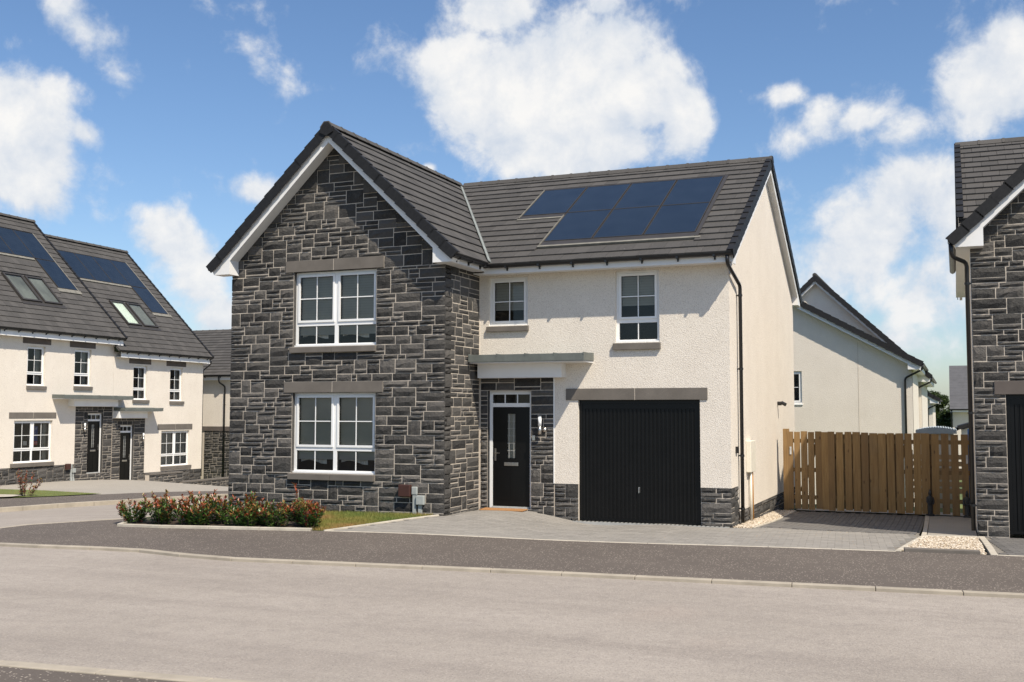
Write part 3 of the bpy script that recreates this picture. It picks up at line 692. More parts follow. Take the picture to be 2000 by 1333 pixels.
def front_door(root, face, a0, a1, z0, z1, depth=.1, handle_left=True, letter=True):
    F = MB(); e0, e1 = -depth - .07, -depth; fw = .062; tz = z1 - .32
    for b in ((a0, a0 + fw, z0, z1), (a1 - fw, a1, z0, z1), (a0 + fw, a1 - fw, z1 - .075, z1), (a0 + fw, a1 - fw, tz, tz + .075)): face.box(F, *b, e0, e1)
    l0, l1, lz0, lz1 = a0 + fw + .004, a1 - fw - .004, z0 + .035, tz - .005
    gx = (l0 + l1) / 2 + .0; g0, g1, gz0, gz1 = gx - .085, gx + .085, lz0 + (lz1 - lz0) * .485, lz1 - .13
    Lf = MB(); f1 = e1 - .012
    for b in ((l0, g0, lz0, lz1), (g1, l1, lz0, lz1), (g0, g1, lz0, gz0), (g0, g1, gz1, lz1)): face.box(Lf, *b, e0 + .012, f1)
    for b in ((l0 + .1, gx - .02, lz0 + .12, lz0 + .75), (gx + .02, l1 - .1, lz0 + .12, lz0 + .75)): face.box(Lf, *b, f1 - .002, f1 + .006)
    d = Lf.build('front_door', 'black_gloss', root); F.build('door_frame', 'upvc', d)
    T = MB(); face.box(T, a0 + fw, a1 - fw, z0, z0 + .032, e0, e1 + .02); T.build('threshold', 'galvanised', d)
    G = MB(); G.face([face.p(g0 - .005, gz0 - .005, f1 - .014), face.p(g1 + .005, gz0 - .005, f1 - .014), face.p(g1 + .005, gz1 + .005, f1 - .014), face.p(g0 - .005, gz1 + .005, f1 - .014)]); G.build('door_glass', 'glass', d)
    Bk = MB(); Bk.face([face.p(g0, gz0, f1 - .03), face.p(g1, gz0, f1 - .03), face.p(g1, gz1, f1 - .03), face.p(g0, gz1, f1 - .03)]); Bk.build('frosted_glass', 'blind', d)
    Cm = MB(); face.box(Cm, g0 + .03, g0 + .037, gz0, gz1, f1 - .0135, f1 - .009); face.box(Cm, g1 - .037, g1 - .03, gz0, gz1, f1 - .0135, f1 - .009)
    for k in range(1, 6): zz = gz0 + (gz1 - gz0) * k / 6; face.box(Cm, g0, g1, zz - .003, zz + .003, f1 - .0132, f1 - .0095)
    Cm.build('lead_came', 'galvanised', d)
    if letter:
        Lb = MB(); zz = lz0 + (lz1 - lz0) * .425; face.box(Lb, gx - .15, gx + .15, zz - .035, zz + .035, f1, f1 + .014); Lb.build('letterbox', 'steel', d, bevel=.006)
    hx = l0 + .055 if handle_left else l1 - .055; s_ = 1 if handle_left else -1; hz = lz0 + 1.0
    Hd = MB(); face.box(Hd, hx - .018, hx + .018, hz - .12, hz + .12, f1, f1 + .01); Hd.tube([face.p(hx, hz + .03, f1 + .008), face.p(hx, hz + .03, f1 + .045), face.p(hx + s_ * .11, hz + .03, f1 + .048)], .009, 8); Hd.build('handle', 'steel', d)
    P = MB(); P.face([face.p(a0 + fw, tz + .075, e1 - .02), face.p(a1 - fw, tz + .075, e1 - .02), face.p(a1 - fw, z1 - .075, e1 - .02), face.p(a0 + fw, z1 - .075, e1 - .02)]); P.build('pane', 'glass', d)
    for k in (1, 2):
        x = a0 + fw + (a1 - a0 - 2 * fw) * k / 3; B = MB(); face.box(B, x - .01, x + .01, tz + .075, z1 - .075, e1 - .018, e1 - .006); B.build('glazing_bar', 'upvc', d)
    I = MB(); face.box(I, a0, a1, tz, z1, e0 - .25, e0 - .22); I.build('room_lining', 'interior', d)
    return d
def wall_light(root, face, a, z, s=1.):
    m1 = MB(); m1.tube([face.p(a, z - .14, .10), face.p(a, z + .02, .10)], .038, 14); m1.tube([face.p(a + .0, z - .05, .02), face.p(a, z - .05, .1)], .018, 10); m1.tube([face.p(a + .06, z - .05, .015), face.p(a + .06, z - .05, .035)], .045, 14); L = m1.build('wall_light', 'steel', root, smooth=True)
    m2 = MB(); m2.tube([face.p(a, z + .0201, .10), face.p(a, z + .20, .10)], .034, 14); m2.build('lamp_shade', 'lamp_diffuser', L, smooth=True)
    m3 = MB(); m3.tube([face.p(a, z + .2001, .10), face.p(a, z + .215, .10)], .038, 14); m3.build('lamp_cap', 'steel', L)
def canopy(root, face, a0, a1, b0, b1, zt, zb, boxz, proj=.6, boxd=.27):
    """flat metal-edged porch canopy with a white box beneath"""
    P = face.p; T = MB()
    prof = [(0, zt + .03), (proj, zt), (proj, zb), (proj - .02, zb), (0, zb + .02)]
    T.prism([P(a0, z, d) for d, z in prof], face.X * (a1 - a0)); c = T.build('canopy', 'canopy_grp', root, bevel=.004)
    for k in range(5):
        x = a0 + (a1 - a0) * (k + .02) / 4.04; r_ = MB(); r_.fbox(P(x, zt, 0), face.X, face.N, V3((0, 0, 1)), -.012, .012, .005, proj + .005, -.03, .014); r_.build('standing_seam', 'canopy_grp', c)
    S = MB(); S.prism([P(a0 + .02, z, d) for d, z in [(0, zb + .012), (proj - .025, zb - .004), (proj - .025, zb - .016), (boxd, boxz + .27), (0, boxz + .27)]], face.X * (a1 - a0 - .04)); S.build('soffit', 'fascia_white', c)
    B = MB(); face.box(B, b0, b1, boxz, boxz + .285, .0, boxd); B.build('box_fascia', 'fascia_white', c)
    return c
def meter_boxes(root, face, a, z, s=1.):
    f = face
    for nm, mt, b in (('gas_meter_box', 'brown_plastic', (a - .18, a + .06, z - .10, z + .12, 0, .10)), ('hockey_box', 'grey_plastic', (a + .075, a + .185, z - .06, z + .085, 0, .055)), ('cable_box', 'grey_plastic', (a + .18, a + .34, z - .24, z - .07, 0, .085))):
        mb = MB(); f.box(mb, *b); mb.build(nm, mt, root, bevel=.012)
    for x in (a + .13, a + .245):
        mb = MB(); f.box(mb, x - .033, x + .033, z - .66, z - .06 if x < a + .2 else z - .24, 0, .045); mb.prism([f.p(x - .03, z - .40, .0455), f.p(x + .03, z - .40, .0455), f.p(x + .045, z - .66, .10), f.p(x - .045, z - .66, .10)], -face.N * .05); mb.build('cable_duct', 'grey_plastic', root)
def solar_panel(root, O, U, V, u0, u1, v0, v1, lift=.035):
    Nn = U.cross(V); g = lambda a, b, c: O + U * a + V * b + Nn * c
    f = MB()
    for (x0, x1, y0, y1) in ((u0, u0 + .014, v0, v1), (u1 - .014, u1, v0, v1), (u0 + .014, u1 - .014, v0, v0 + .014), (u0 + .014, u1 - .014, v1 - .014, v1)): f.fbox(O, U, V, Nn, x0, x1, y0, y1, -.01, lift + .004)
    s_ = f.build('solar_panel', 'panel_trim', root)
    mb = MB(); mb.face([g(u0 + .014, v0 + .014, lift), g(u1 - .014, v0 + .014, lift), g(u1 - .014, v1 - .014, lift), g(u0 + .014, v1 - .014, lift)])
    o = mb.build('glass_sheet', 'solar_glass', s_); uv = o.data.uv_layers.new()
    co = {0: (0, 0), 1: (1, 0), 2: (1, 1), 3: (0, 1)}
    for lp in o.data.loops: uv.data[lp.index].uv = co[lp.vertex_index]
def strip(root, O, U, V, u0, u1, v0, v1, n0, n1, name, mat):
    mb = MB(); mb.fbox(O, U, V, U.cross(V), u0, u1, v0, v1, n0, n1); return mb.build(name, mat, root)
def roof_light(root, O, U, V, u0, u1, v0, v1):
    Nn = U.cross(V)
    f = MB(); k = .075
    for (x0, x1, y0, y1) in ((u0, u0 + k, v0, v1), (u1 - k, u1, v0, v1), (u0 + k, u1 - k, v0, v0 + k), (u0 + k, u1 - k, v1 - k, v1)): f.fbox(O, U, V, Nn, x0, x1, y0, y1, -.01, .085)
    w = f.build('roof_window', 'panel_trim', root); g = lambda a, b, c: O + U * a + V * b + Nn * c
    p = MB(); p.face([g(u0 + k, v0 + k, .06), g(u1 - k, v0 + k, .06), g(u1 - k, v1 - k, .06), g(u0 + k, v1 - k, .06)]); p.build('pane', 'glass', w)
    p = MB(); p.face([g(u0 + k, v0 + k, .02), g(u1 - k, v0 + k, .02), g(u1 - k, v1 - k, .02), g(u0 + k, v1 - k, .02)]); return w, p
def garage_door(root, face, a0, a1, z0, z1, depth=.07, ribs=27, handle=True):
    F = MB()
    for b in ((a0, a0 + .065, z0, z1), (a1 - .065, a1, z0, z1), (a0 + .065, a1 - .065, z1 - .07, z1)): face.box(F, *b, -depth - .06, -depth + .01)
    L = MB(); x0, x1 = a0 + .068, a1 - .068; y0, y1 = z0 + .012, z1 - .073; e = -depth - .012
    face.box(L, x0, x1, y0, y1, e - .03, e)
    face.box(L, x0, x0 + .05, y0, y1, e, e + .012); face.box(L, x1 - .05, x1, y0, y1, e, e + .012); face.box(L, x0 + .05, x1 - .05, y0, y0 + .05, e, e + .012); face.box(L, x0 + .05, x1 - .05, y1 - .09, y1, e, e + .012)
    w = (x1 - x0 - .1) / ribs
    for k in range(ribs):
        u = x0 + .05 + k * w; L.prism([face.p(u + w * .12, y0 + .055, e), face.p(u + w * .22, y0 + .055, e + .012), face.p(u + w * .78, y0 + .055, e + .012), face.p(u + w * .88, y0 + .055, e)], V3((0, 0, y1 - y0 - .15)))
    d = L.build('garage_door', 'black_gloss', root); F.build('door_frame', 'black_gloss', d)
    if handle:
        h = MB(); hx, hz = (a0 + a1) / 2, z0 + .62; face.box(h, hx - .016, hx + .016, hz - .05, hz + .05, e + .012, e + .022); h.tube([face.p(hx, hz + .03, e + .02), face.p(hx, hz + .03, e + .05), face.p(hx, hz - .06, e + .055)], .008, 8); h.build('handle', 'steel', d)
    return d

# ================================================================== THE SETTING
def Hv(P):
    P = np.asarray(P, float); D = np.sqrt((P[:, None, 0] - CP[None, :, 0]) ** 2 + (P[:, None, 1] - CP[None, :, 1]) ** 2 + 2.0)
    return D @ _W[:-1] + _W[-1]
def inside(p, poly):
    c = False; n = len(poly)
    for i in range(n):
        (x1, y1), (x2, y2) = poly[i], poly[(i + 1) % n]
        if (y1 > p[1]) != (y2 > p[1]) and p[0] < (x2 - x1) * (p[1] - y1) / (y2 - y1) + x1: c = not c
    return c
def dense(line, step, close=False):
    out = []; L = list(line) + ([line[0]] if close else [])
    for a, b in zip(L[:-1], L[1:]):
        n = max(1, int(math.dist(a, b) / step))
        out += [(a[0] + (b[0] - a[0]) * i / n, a[1] + (b[1] - a[1]) * i / n) for i in range(n)]
    if not close: out.append(L[-1])
    return out
def drape(name, poly, off, mat, step=.6, parent=None):
    B = dense(poly, step, True); nb = len(B)
    xs = [p[0] for p in poly]; ys = [p[1] for p in poly]; pts = list(B)
    nx, ny = int((max(xs) - min(xs)) / step) + 1, int((max(ys) - min(ys)) / step) + 1
    for i in range(nx):
        for k in range(ny):
            p = (min(xs) + (i + .5) * step, min(ys) + (k + .5) * step)
            if inside(p, poly) and all((p[0] - b[0]) ** 2 + (p[1] - b[1]) ** 2 > (step * .35) ** 2 for b in B): pts.append(p)
    r_ = delaunay_2d_cdt([Vector(p) for p in pts], [], [list(range(nb))], 1, 1e-5)
    vv = [(v.x, v.y) for v in r_[0]]; z = Hv(vv) + off
    me = bpy.data.meshes.new(name); me.from_pydata([(x, y, float(q)) for (x, y), q in zip(vv, z)], [], [tuple(f) for f in r_[2]])
    me.materials.append(MATS[mat]); me.polygons.foreach_set('use_smooth', [True] * len(me.polygons))
    bm = bmesh.new(); bm.from_mesh(me)
    for f in bm.faces:
        if f.normal.z < 0: f.normal_flip()
    bm.to_mesh(me); bm.free()
    o = bpy.data.objects.new(name, me); COL.objects.link(o)
    if parent is None: struct(o)
    else: o.parent = parent
    return o
def ribbon(name, line, w0, w1, off0, off1, mat, seg=.915, gap=.006, piece=None, side=1):
    """a run of kerb or edging stones along a line: one structure with its stones as pieces"""
    pts = dense(line, .12); acc = [0.]
    for a, b in zip(pts[:-1], pts[1:]): acc.append(acc[-1] + math.dist(a, b))
    def at(s):
        s = min(max(s, 0), acc[-1]); i = max(0, min(len(acc) - 2, int(np.searchsorted(acc, s)) - 1)); t = (s - acc[i]) / max(acc[i + 1] - acc[i], 1e-6)
        a, b = pts[i], pts[i + 1]; d = V3((b[0] - a[0], b[1] - a[1], 0)).normalized()
        return V3((a[0] + (b[0] - a[0]) * t, a[1] + (b[1] - a[1]) * t, 0)), V3((-d.y, d.x, 0)) * side
    base = MB(); n = max(1, round(acc[-1] / seg)); L = acc[-1] / n
    kids = []
    for i in range(n):
        mb = MB(); s0, s1 = i * L + gap / 2, (i + 1) * L - gap / 2
        (p, q), (p2, q2) = at(s0), at(s1)
        def c(P, Q, w, o): r_ = P + Q * w; return V3((r_.x, r_.y, H(P.x, P.y) + o))
        mb.hexa([c(p, q, w0, off0), c(p2, q2, w0, off0), c(p2, q2, w1, off0), c(p, q, w1, off0), c(p, q, w0, off1), c(p2, q2, w0, off1), c(p2, q2, w1, off1), c(p, q, w1, off1)])
        kids.append(mb)
        base.hexa([c(p, q, w0 + .01, off0), c(p2, q2, w0 + .01, off0), c(p2, q2, w1 - .01, off0), c(p, q, w1 - .01, off0), c(p, q, w0 + .01, off1 - .02), c(p2, q2, w0 + .01, off1 - .02), c(p2, q2, w1 - .01, off1 - .02), c(p, q, w1 - .01, off1 - .02)])
    o = struct(base.build(name, 'mortar'))
    for mb in kids: mb.build(piece or 'kerb_stone', mat, o, bevel=.008)
    return o

# the wide land under everything
gx = [-600, -300, -150, -90, -60] + [-45 + 2.5 * i for i in range(4)] + [-35 + 1.0 * i for i in range(60)] + [25 + 3. * i for i in range(6)] + [60, 100, 200, 600]
gy = [-300, -150, -80, -50, -35] + [-26 + 1.0 * i for i in range(60)] + [34 + 3. * i for i in range(8)] + [70, 100, 160, 300, 700]
pp = [(x, y) for y in gy for x in gx]; zz = Hv(pp) - .13
me = bpy.data.meshes.new('ground'); nxg = len(gx)
me.from_pydata([(x, y, float(z)) for (x, y), z in zip(pp, zz)], [], [(k * nxg + i, k * nxg + i + 1, (k + 1) * nxg + i + 1, (k + 1) * nxg + i) for k in range(len(gy) - 1) for i in range(nxg - 1)])
me.materials.append(MATS['field']); o = bpy.data.objects.new('ground', me); COL.objects.link(o); struct(o)

KERB = [(40, -3.0), (4.39, -6.37), (1.11, -6.66), (-1.4, -6.87), (-3.45, -7.11), (-5.0, -7.28), (-5.48, -7.31), (-6.05, -7.24), (-6.71, -7.08), (-7.31, -6.98), (-7.82, -7.02), (-8.7, -7.1), (-9.68, -7.13), (-10.6, -6.98), (-11.25, -6.55), (-11.68, -5.9), (-11.85, -5.2), (-11.72, -4.6), (-11.21, -4.05), (-10.66, -3.59), (-10.4, -2.9), (-10.32, -1.5), (-10.3, 3), (-10.3, 40)]
BED = [(-10.05, -2.9), (-10.02, -3.9), (-9.96, -4.4), (-9.59, -4.69), (-8.88, -4.68), (-7.75, -4.5), (-7.01, -4.38), (-6.13, -4.21)]
PATHBACK = [(-5.85, -4.14), (-2.68, -3.77), (0.4, -3.35), (2.92, -3.04), (4.18, -2.9), (40, .55)]
FARK = [(-60, -13.2), (-24, -9.4), (-20, -7.6), (-18.4, -5), (-17.5, -1), (-16.95, 1.2), (-16.2, 2.8), (-15.85, 6.2), (-15.6, 14), (-15.6, 40)]
NEARK = [(-60, -18.6), (-3.1, -13.1), (-1.25, -12.92), (40, -8.9)]
LPB = [(-60, -6.2), (-26, -2.5), (-22.3, .8), (-21, 3.1), (-20.3, 5.1), (-20.15, 6.2), (-19.7, 11.4), (-19.5, 40)]
drape('road', NEARK + KERB + FARK[::-1], -.035, 'asphalt_road', .8)
drape('footpath', KERB[:-3] + [(-10.3, -1.5)] + BED + [(-5.98, -4.17)] + PATHBACK, 0., 'asphalt_path', .45)
drape('verge_strip', [(-10.3, -1.5), (-10.3, 40), (-9.72, 40), (-9.72, -2.9), (-10.05, -2.9)], -.004, 'asphalt_path', .8)
drape('footpath', NEARK + [(40, -26), (-60, -34)], 0., 'asphalt_path', 1.0)
drape('footpath', FARK + LPB[::-1], .01, 'asphalt_path', 1.0)
ribbon('kerb', KERB[:-1], -.06, .065, -.16, .006, 'kerb_stone')
ribbon('kerb', NEARK[1:], -.065, .075, -.16, .012, 'kerb_stone')
ribbon('kerb', [(-5.5, -13.33), (-3.1, -13.1)], -.065, .075, -.16, .012, 'kerb_stone')
ribbon('kerb', FARK[3:], -.06, .08, -.16, .075, 'kerb_stone')

# block-paved drive
DRIVE = PATHBACK[:4] + [(3.18, -.38), (3.12, .3), (.39, .3), (.38, .12), (.34, -.02), (.0, -.045), (-.543, -.03), (-.543, .12), (-2.878, .12), (-2.878, -.03), (-3.358, -.03), (-3.85, -.03), (-4.75, -.03), (-4.9, -.03), (-4.9, -1.55), (-5.02, -1.66)]
drv = drape('driveway', DRIVE, -.014, 'joint_sand', .4)
SDRIVE = [(3.115, .305), (3.1, 5.12), (.46, 5.12), (.395, .305)]
sdrv = drape('driveway', SDRIVE, -.014, 'joint_sand', .4)
RDRIVE = [(4.27, -2.86), (14, -1.92), (14, .36), (4.12, .36)]
rdrv = drape('driveway', RDRIVE, -.014, 'joint_sand', .5)
def paving(poly, parent, mat, bl=.21, bw=.105, ang=0.):
    vs_, fs_, rn = [], [], []; ca, sa = math.cos(ang), math.sin(ang)
    mx_, my_ = sum(p[0] for p in poly) / len(poly), sum(p[1] for p in poly) / len(poly); rad = max(math.dist(p, (mx_, my_)) for p in poly)
    y = -rad; k = 0
    while y < rad:
        x = -rad + (k % 2) * bl / 2
        while x < rad:
            c4 = [(x + .003, y + .003), (x + bl - .003, y + .003), (x + bl - .003, y + bw - .003), (x + .003, y + bw - .003)]
            c4 = [(mx_ + a * ca - b * sa, my_ + a * sa + b * ca) for a, b in c4]
            if all(inside(c_, poly) for c_ in c4):
                zs = [H(*c_) + rng.uniform(-.0012, .0012) for c_ in c4]; n = len(vs_)
                vs_ += [(a, b, zc - .03) for (a, b), zc in zip(c4, zs)] + [(a, b, zc) for (a, b), zc in zip(c4, zs)]
                fs_ += [(n + 4, n + 5, n + 6, n + 7)] + [(n + i, n + (i + 1) % 4, n + 4 + (i + 1) % 4, n + 4 + i) for i in range(4)]; rn += [rng.random()] * 5
            x += bl
        y += bw; k += 1
    me = bpy.data.meshes.new('paving_blocks'); me.from_pydata(vs_, [], fs_); me.materials.append(MATS[mat])
    at = me.attributes.new('rnd', 'FLOAT', 'FACE'); at.data.foreach_set('value', rn)
    o = bpy.data.objects.new('paving_block_field', me); COL.objects.link(o); o.parent = parent; o['kind'] = 'stuff'
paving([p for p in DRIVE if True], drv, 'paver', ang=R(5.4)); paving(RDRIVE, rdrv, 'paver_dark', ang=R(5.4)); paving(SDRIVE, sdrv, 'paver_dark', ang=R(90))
ribbon('path_edging', PATHBACK[:4], -.035, .025, -.1, .006, 'edging', piece='edging_stone')
ribbon('path_edging', [(4.22, -2.88), (14, -1.93)], -.035, .025, -.1, .006, 'edging', piece='edging_stone')
ribbon('path_edging', [(-5.86, -4.12), (-5.02, -1.62)], -.03, .03, -.1, .012, 'edging', piece='edging_stone')
ribbon('path_edging', BED[1:] + [(-6.05, -4.2)], -.05, .03, -.1, .045, 'edging', piece='edging_stone')
ribbon('path_edging', [(2.93, -2.98), (3.2, -.4), (3.13, 5.1)], -.05, .03, -.1, .008, 'edging', piece='edging_stone')
ribbon('path_edging', [(4.2, -2.86), (4.09, .3)], -.05, .05, -.1, .008, 'edging', piece='edging_stone')
ribbon('path_edging', [(3.22, -.1), (4.05, .16)], -.12, .05, -.1, .008, 'edging', piece='edging_stone')
ribbon('path_edging', [(3.02, -2.96), (4.02, -2.86)], -.07, .07, -.1, .05, 'lintel_stone', piece='edging_stone')
ribbon('path_edging', [(.37, .12), (.43, 5.1)], -.02, .02, -.1, .006, 'edging', piece='edging_stone')
struct(drape('paving_slab', [(3.26, .04), (4.03, .28), (4.03, 5.12), (3.18, 5.12)], .002, 'far_paving', .5))
struct(drape('patio', [(.4, 5.32), (9, 5.32), (9, 6.1), (.4, 6.1)], .004, 'edging', .6))
struct(drape('garden_lawn', [(.1, 6.15), (9, 6.15), (12, 16), (2.6, 22), (.1, 16)], -.02, 'lawn', 1.2))

# gravel beds of loose stones
def gravel(name, poly, n, size, seed, label=None):
    q = random.Random(seed); base = drape(name + '_bed', poly, -.012, 'gravel_bed', .3)
    xs = [p[0] for p in poly]; ys = [p[1] for p in poly]; vs_, fs_, rn = [], [], []; c_ = 0
    octa = [(1, 0, 0), (0, 1, 0), (-1, 0, 0), (0, -1, 0), (0, 0, 1), (0, 0, -1)]; of = [(0, 1, 4), (1, 2, 4), (2, 3, 4), (3, 0, 4), (1, 0, 5), (2, 1, 5), (3, 2, 5), (0, 3, 5)]
    while c_ < n:
        p = (q.uniform(min(xs), max(xs)), q.uniform(min(ys), max(ys)))
        if not inside(p, poly): continue
        c_ += 1; s = size * q.uniform(.6, 1.35); a = q.uniform(0, 6.3); b = len(vs_); z = H(*p) - .006 + q.uniform(0, .014)
        sx, sy, sz = s * q.uniform(.7, 1.2), s * q.uniform(.6, 1.), s * q.uniform(.4, .7); t1, t2 = q.uniform(-.4, .4), q.uniform(-.4, .4)
        for (x, y, w) in octa:
            x, y, w = x * sx * q.uniform(.8, 1.2), y * sy * q.uniform(.8, 1.2), w * sz; w += x * t1 + y * t2
            vs_.append((p[0] + x * math.cos(a) - y * math.sin(a), p[1] + x * math.sin(a) + y * math.cos(a), z + w))
        fs_ += [tuple(b + i for i in f) for f in of]; rn += [q.random()] * 8
    me = bpy.data.meshes.new(name); me.from_pydata(vs_, [], fs_); me.materials.append(MATS['gravel']); at = me.attributes.new('rnd', 'FLOAT', 'FACE'); at.data.foreach_set('value', rn)
    o = bpy.data.objects.new(name, me); COL.objects.link(o); o['kind'] = 'stuff'; o['label'] = label; o['category'] = 'gravel'
gravel('gravel', [(3.0, -2.9), (4.1, -2.8), (4.03, -.02), (3.2, -.24)], 3900, .017, 3, 'cream gravel bed beside the paved path at the stone corner house')
gravel('gravel', [(.02, .02), (.34, .04), (.42, 5.15), (.02, 5.15)], 3000, .016, 4, 'cream gravel strip at the foot of the rendered end wall')
q = random.Random(11); vs_, fs_, rn = [], [], []
for i in range(140):                                                  # stray chips kicked onto the drive
    p = (q.uniform(.2, 3) if q.random() < .7 else q.uniform(-4, 3), q.uniform(-2.6, 2.5))
    if not inside(p, DRIVE): continue
    s = q.uniform(.005, .010); b = len(vs_); z = H(*p)
    vs_ += [(p[0] - s, p[1] - s, z), (p[0] + s, p[1] - s * .6, z), (p[0], p[1] + s, z), (p[0], p[1], z + s)]; fs_ += [(b, b + 1, b + 3), (b + 1, b + 2, b + 3), (b + 2, b, b + 3)]
me = bpy.data.meshes.new('loose_chips'); me.from_pydata(vs_, [], fs_); me.materials.append(MATS['gravel']); o = bpy.data.objects.new('loose_chippings', me); COL.objects.link(o); o['kind'] = 'stuff'; o['label'] = 'loose cream chippings scattered over the grey block drive'; o['category'] = 'gravel'

# small lawn by the drive, planting bed
LAWN = [(-5.83, -4.02), (-5.06, -1.66), (-9.66, -1.66), (-9.66, -2.2), (-6.9, -2.5), (-6.25, -4.1)]
lawn = drape('lawn', LAWN, -.01, 'lawn', .4)
def blades(name, poly, n, hmin, hmax, seed, label):
    q = random.Random(seed); xs = [p[0] for p in poly]; ys = [p[1] for p in poly]; vs_, fs_ = [], []; c_ = 0
    while c_ < n:
        p = (q.uniform(min(xs), max(xs)), q.uniform(min(ys), max(ys)))
        if not inside(p, poly): continue
        c_ += 1; h = q.uniform(hmin, hmax); a = q.uniform(0, 6.3); w = q.uniform(.002, .004); lx, ly = q.uniform(-.5, .5) * h, q.uniform(-.5, .5) * h; z = H(*p) - .012; b = len(vs_)
        vs_ += [(p[0] - w * math.cos(a), p[1] - w * math.sin(a), z), (p[0] + w * math.cos(a), p[1] + w * math.sin(a), z), (p[0] + lx, p[1] + ly, z + h)]; fs_.append((b, b + 1, b + 2))
    me = bpy.data.meshes.new(name); me.from_pydata(vs_, [], fs_); me.materials.append(MATS['grass_blade']); o = bpy.data.objects.new(name, me); COL.objects.link(o); o['kind'] = 'stuff'; o['label'] = label; o['category'] = 'grass'
blades('grass', LAWN, 24000, .03, .075, 5, 'short patchy grass between the shrub bed and the drive')
drape('planting_bed', [(-9.97, -4.3), (-9.58, -4.64), (-8.88, -4.63), (-7.75, -4.45), (-7.01, -4.33), (-6.25, -4.14), (-6.9, -2.52), (-9.66, -2.22), (-9.72, -2.22), (-9.98, -2.9)], .012, 'soil', .35)

# left-hand plots
drape('forecourt', LPB[2:5] + [(-20.15, 6.2), (-19.7, 11.4), (-19.55, 20), (-28.3, 21.2), (-27.9, 3), (-27.5, -3)], .004, 'far_paving', 1.2)
LG = [(-27, 7.5), (-23.5, 7.15), (-20.3, 6.25), (-20.45, 4.5), (-21.4, 3.0), (-23.5, 1.5), (-27, 1.0)]
drape('front_lawn', LG, .03, 'lawn', .8)
drape('garden_path', [(-27, 4.5), (-21.3, 4.4), (-21.0, 3.5), (-21.4, 2.9), (-27, 2.6)], .06, 'edging', .8)
blades('grass', LG, 9000, .04, .10, 8, 'short grass strip in front of the cream terraced houses')

# drain channel in front of the garage
g = MB(); g.box(-2.95, -.02, -.16, -.05, -.05, .012); g = struct(g.build('drain_channel', 'drain_metal'))
for i in range(36):
    x = -2.93 + i * .08; s_ = MB(); s_.box(x, x + .03, -.15, -.06, .0121, .014); s_.build('grating_slot', 'black_plastic', g)

# ================================================================== THE STONE AND RENDER HOUSE
ZE, SLO = 4.938, .966
main = thing('detached_house', 'detached house with dark stone gable, cream render, black garage door and solar panels', 'house', (0, 0, 0), absz=True)
ST = Pieces(main, 'stone', 'stone_field', ['stone']); TL = Pieces(main, 'roof_tile', 'roof_tile_field', ['roof_tile']); VG = Pieces(main, 'verge_cap', 'verge_cap_run', ['verge_black']); RG = Pieces(main, 'ridge_tile', 'ridge_tile_run', ['roof_tile'])
FM = Face((0, 0, 0), (1, 0, 0), (0, -1, 0)); FW = Face((0, -1.584, 0), (1, 0, 0), (0, -1, 0)); FS = Face((-4.931, -1.584, 0), (0, 1, 0), (1, 0, 0)); FE = Face((0, 0, 0), (0, 1, 0), (1, 0, 0))
XL, XR, AP = -9.685, -4.931, -7.284
WU = (-8.225, -6.372, 3.314, 4.78); WL = (-8.225, -6.372, .868, 2.417)
wb = wall_panel(FW, XL, XR, -.35, 4.85, [WU, WL], 'gable_wall', ['mortar', 'stone'], main, top=[(XL, 4.85), (XR, 4.85), (XR, 5.1), (AP, 7.4), (XL, 5.1)], reveal=1)
holes = [WU, WL, (-8.412, -6.212, 4.78, 5.002), (-8.412, -6.212, 2.417, 2.628), (-8.266, -6.372, 3.193, 3.314), (-8.266, -6.372, .742, .868)]
stone_wall(FW, XL - .022, XR + .022, -.25, 7.3, holes, ST, wb, 21, clip=[lambda a, z: 7.28 - SLO * (a - AP) - z, lambda a, z: 7.28 + SLO * (a - AP) - z])
sb = wall_panel(FS, 0.002, 1.58, -.35, 5.0, [], 'side_wall', ['mortar'], main)
stone_wall(FS, .0, 1.56, -.25, 4.80, [], ST, sb, 33, proud=.018)
DO = (-4.752, -3.842, .18, 2.466)
pb = wall_panel(FM, -4.931, -3.358, -.3, 2.71, [DO], 'porch_wall', ['mortar', 'stone'], main, thick=.26, reveal=1)
stone_wall(FM, -4.905, -3.362, -.1, 2.71, [DO], ST, pb, 45)
U1 = (-4.723, -3.904, 3.737, 4.69); U2 = (-2.125, -1.284, 3.347, 4.70); GA = (-2.878, -.543, -.3, 2.274)
wall_panel(FM, -4.93, 0, .69, 5.12, [U1, U2, GA, (-4.94, -3.358, -.3, 2.709)], 'render_wall', ['roughcast'], main, d=.012)
mb = MB(); FM.box(mb, -3.372, -3.352, .69, 2.709, 0, .02); mb.build('corner_bead', 'upvc', main)
for a0, a1, sd in ((-3.35, -2.878, 51), (-.543, .0, 52)):
    p_ = wall_panel(FM, a0, a1, -.35, .688, [], 'plinth', ['mortar'], main, d=-.006); stone_wall(FM, a0, a1 + (.015 if a1 == 0 else 0), -.2, .685, [], ST, p_, sd)
TOPE = [(.0, 5.0), (8.215, 5.0), (8.215, 5.08), (4.108, 7.44), (.0, 5.08)]
wall_panel(FE, -.0112, 8.215, .22, 5.0, [(-.02, .66, .1, .69)], 'end_wall', ['roughcast'], main, top=TOPE, d=.012)
p_ = wall_panel(FE, .0, .655, -.35, .688, [], 'plinth', ['mortar'], main, d=-.006); stone_wall(FE, .0, .655, -.2, .685, [], ST, p_, 53)
p_ = wall_panel(FE, .657, 8.2, -.35, .218, [], 'plinth', ['mortar'], main, d=-.006); stone_wall(FE, .66, 8.2, -.2, .215, [], ST, p_, 54)
wall_panel(Face((-9.685, 8.215, 0), (0, -1, 0), (-1, 0, 0)), 0, 9.79, -.5, 5.05, [], 'west_wall', ['roughcast'], main)
